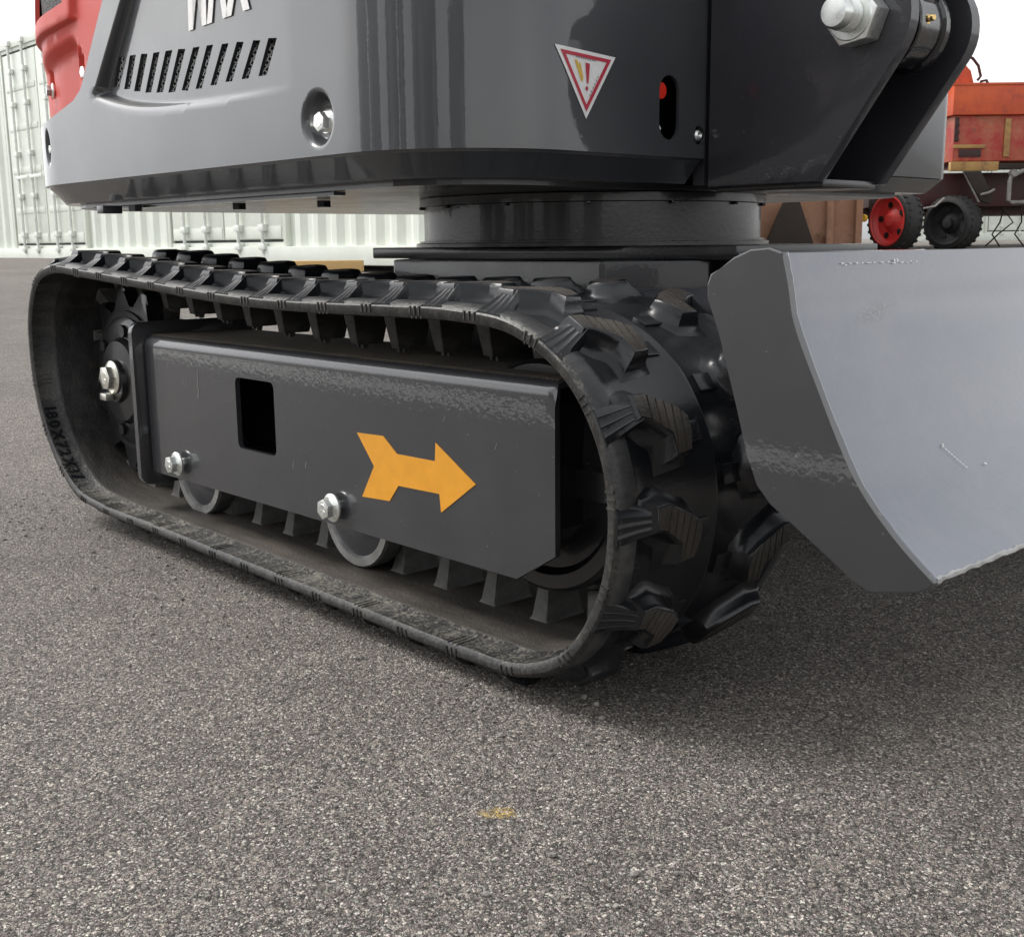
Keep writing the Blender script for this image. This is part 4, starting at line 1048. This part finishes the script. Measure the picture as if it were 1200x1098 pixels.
def wheel(name_loc, ang, r=.29, w_=.20, mr=None):
    bm = bmesh.new(); T = Matrix.Translation(name_loc) @ Matrix.Rotation(ang, 4, 'Z') @ AXY
    add_lathe(bm, [(r * .74, w_ * .42), (r * .80, w_ * .5), (r * .93, w_ * .47), (r * .99, w_ * .36), (r, w_ * .2), (r, -w_ * .2), (r * .99, -w_ * .36), (r * .93, -w_ * .47), (r * .80, -w_ * .5), (r * .74, -w_ * .42)], T, 48, caps=False)
    for k in range(26):
        for sgn in (-1, 1): add_box(bm, (r * .985, -.013, -.035 if sgn < 0 else -.0), (r * 1.03, .013, .0 if sgn < 0 else .035), M=T @ Matrix.Rotation(2 * math.pi * (k + .5 * (sgn > 0)) / 26, 4, 'Z') @ Matrix.Translation((0, 0, sgn * w_ * .24)))
    ty_ = obj('wheel', bm, m_tyre, FM)
    bm = bmesh.new(); add_lathe(bm, [(r * .80, w_ * .46), (r * .83, w_ * .52), (r * .78, w_ * .53), (r * .74, w_ * .40), (r * .66, w_ * .22), (r * .40, w_ * .16), (r * .22, w_ * .30), (r * .18, w_ * .42), (.0005, w_ * .44)], T, 40, caps=False); rm = obj('rim', bm, mr or m_wheelred, ty_)
    bm = bmesh.new()
    for k in range(5):
        a = 2 * math.pi * k / 5 + .5; c = T @ Vector((r * .52 * math.cos(a), r * .52 * math.sin(a), w_ * .20)); dd = (T.to_3x3() @ Vector((0, 0, 1))) * .006
        add_cyl(bm, c - dd, c + dd, r * .10, seg=14)
    obj('rim_hole', bm, m_void, ty_)
wheel((-.80, -.62, .275), R(-66)); wheel((.0, .05, .255), R(-50), .27, .26, m_void)  # second rim coloured near-black for the shadow it stands in
bm = bmesh.new(); add_cyl(bm, (-1.17, -.80, .30), (-1.14, -.77, .30), .035, seg=16); obj('amber_reflector', bm, m_yelprint, FM)
bm = bmesh.new(); add_cyl(bm, (-.80, -.55, .275), (-.45, .45, .40), .045, seg=12); add_box(bm, (-.66, -.35, .34), (-.46, .5, .46)); obj('axle', bm, m_mdark, FM)

# ---- rusty steel skip
p = place(2.72, 10.6)
SK = empty('steel_skip', p, VR, 'rusty brown steel skip with a dark triangular drawbar on a pipe', 'skip')
bm = bmesh.new(); add_box(bm, (-2.6, .3, .06), (.51, 1.7, .95), bev=.01); obj('skip_body', bm, m_rust, SK)
for x in (-2.2, -1.5, -.85, .21, .475):
    bm = bmesh.new(); add_box(bm, (x - .03, .235, .05), (x + .03, .299, .96), bev=.006); obj('upright_rib', bm, m_rust, SK)
bm = bmesh.new(); add_prism(bm, [(-.42, .065), (.06, .065), (-.10, .50), (-.24, .50)], XZ @ Matrix.Translation((0, 0, .12)), .08, 0, .006); obj('drawbar_plate', bm, m_rustdk, SK)
bm = bmesh.new(); add_cyl(bm, (-.9, .02, .035), (.34, .02, .035), .034, seg=16)
for x in (-.48, -.33, .10, .26): add_cyl(bm, (x, .02, .035), (x + .07, .02, .035), .052, seg=16)
obj('pipe', bm, m_rust, SK)
# ---- pale container far behind the farm machine
p = place(9.3, 27)
container((p.x, p.y, .314), VR + R(4), 'pale container glimpsed low behind the red farm machine', 6.06, ((1.6, 3.8),))
print('tris', sum(len(o.data.polygons) for o in SC.objects if o.type == 'MESH'), 'objs', len(SC.objects), 'pitch', PITCH, NP)

# ---- unseen blocks added behind the camera to put dark streaks in the paint's reflections
m_block = simple('dark_block', (0.060, 0.063, 0.070), 0.5, 0.1, 0.2, 0.6); m_block2 = simple('grey_block', (0.17, 0.17, 0.17), 0.5, 0.1, 0.2, 0.6); m_blockpanel = simple('pale_block_panel', (0.46, 0.46, 0.44), 0.5, 0, 0.15, 2)
for lb, x, wd, m in zip(('unseen grey block added to mirror farthest left in the curved paint', 'unseen narrow dark block added to mirror second from the left', 'unseen wide grey block added to mirror third from the left', 'unseen narrow dark block added to mirror in the middle of the row', 'unseen widest grey block added to mirror right of the middle', 'unseen dark block added to mirror second from the right', 'unseen dark block added to mirror farthest right in the row'), *zip(*((-11, 1.3, m_block2), (-7.2, 1.2, m_block), (-2.2, 2.2, m_block2), (.6, 1.3, m_block), (4.6, 2.6, m_block2), (8.6, 1.5, m_block), (17.0, 2.4, m_block)))):
    WH = empty('reflection_block', (x, -16.5 + random.uniform(-.8, .8), .23), R(4), lb, 'unseen reflection block'); WH['group'] = 'unseen blocks added across the yard for reflections'
    bm = bmesh.new(); add_box(bm, (0, -5, 0), (wd, 0, 5.2)); obj('block_wall', bm, m, WH, smooth=0)
    bm = bmesh.new(); add_box(bm, (-.1, -5.1, 5.203), (wd + .1, .1, 5.35)); obj('block_top', bm, m, WH, smooth=0)
    bm = bmesh.new(); add_box(bm, (wd * .25, .01, .01), (wd * .7, .08, 3.4)); obj('block_panel', bm, m_blockpanel, WH, smooth=0)

# ---- loose grit on the asphalt
bm = bmesh.new()
for i in range(900):
    if i < 500: x, y = random.uniform(-.7, .75), random.uniform(-.09, .03) if random.random() < .5 else random.gauss(-.05, .10)
    else: x, y = random.uniform(-1.2, 1.3), random.uniform(-.75, .6)
    if math.hypot(x - 1.14, y + .622) < .25: continue
    r = random.choice((.0008, .0011, .0014, .0020, .0026)) * random.uniform(.8, 1.2)
    T = Matrix.Translation((x, y, gz(x, y) + r * .45)) @ Matrix.Rotation(random.uniform(0, 6), 4, 'Z') @ Matrix.Rotation(random.uniform(0, 3), 4, 'X') @ Matrix.Diagonal((1, random.uniform(.6, .9), random.uniform(.5, .8), 1))
    v0 = len(bm.faces); bmesh.ops.create_icosphere(bm, subdivisions=1, radius=r, matrix=T)
m_grit = simple('grit_stone', (0.23, 0.215, 0.195), 0.85, 0, 0.6, 90)
tag(obj('loose_grit', bm, m_grit, smooth=0), kind='stuff')
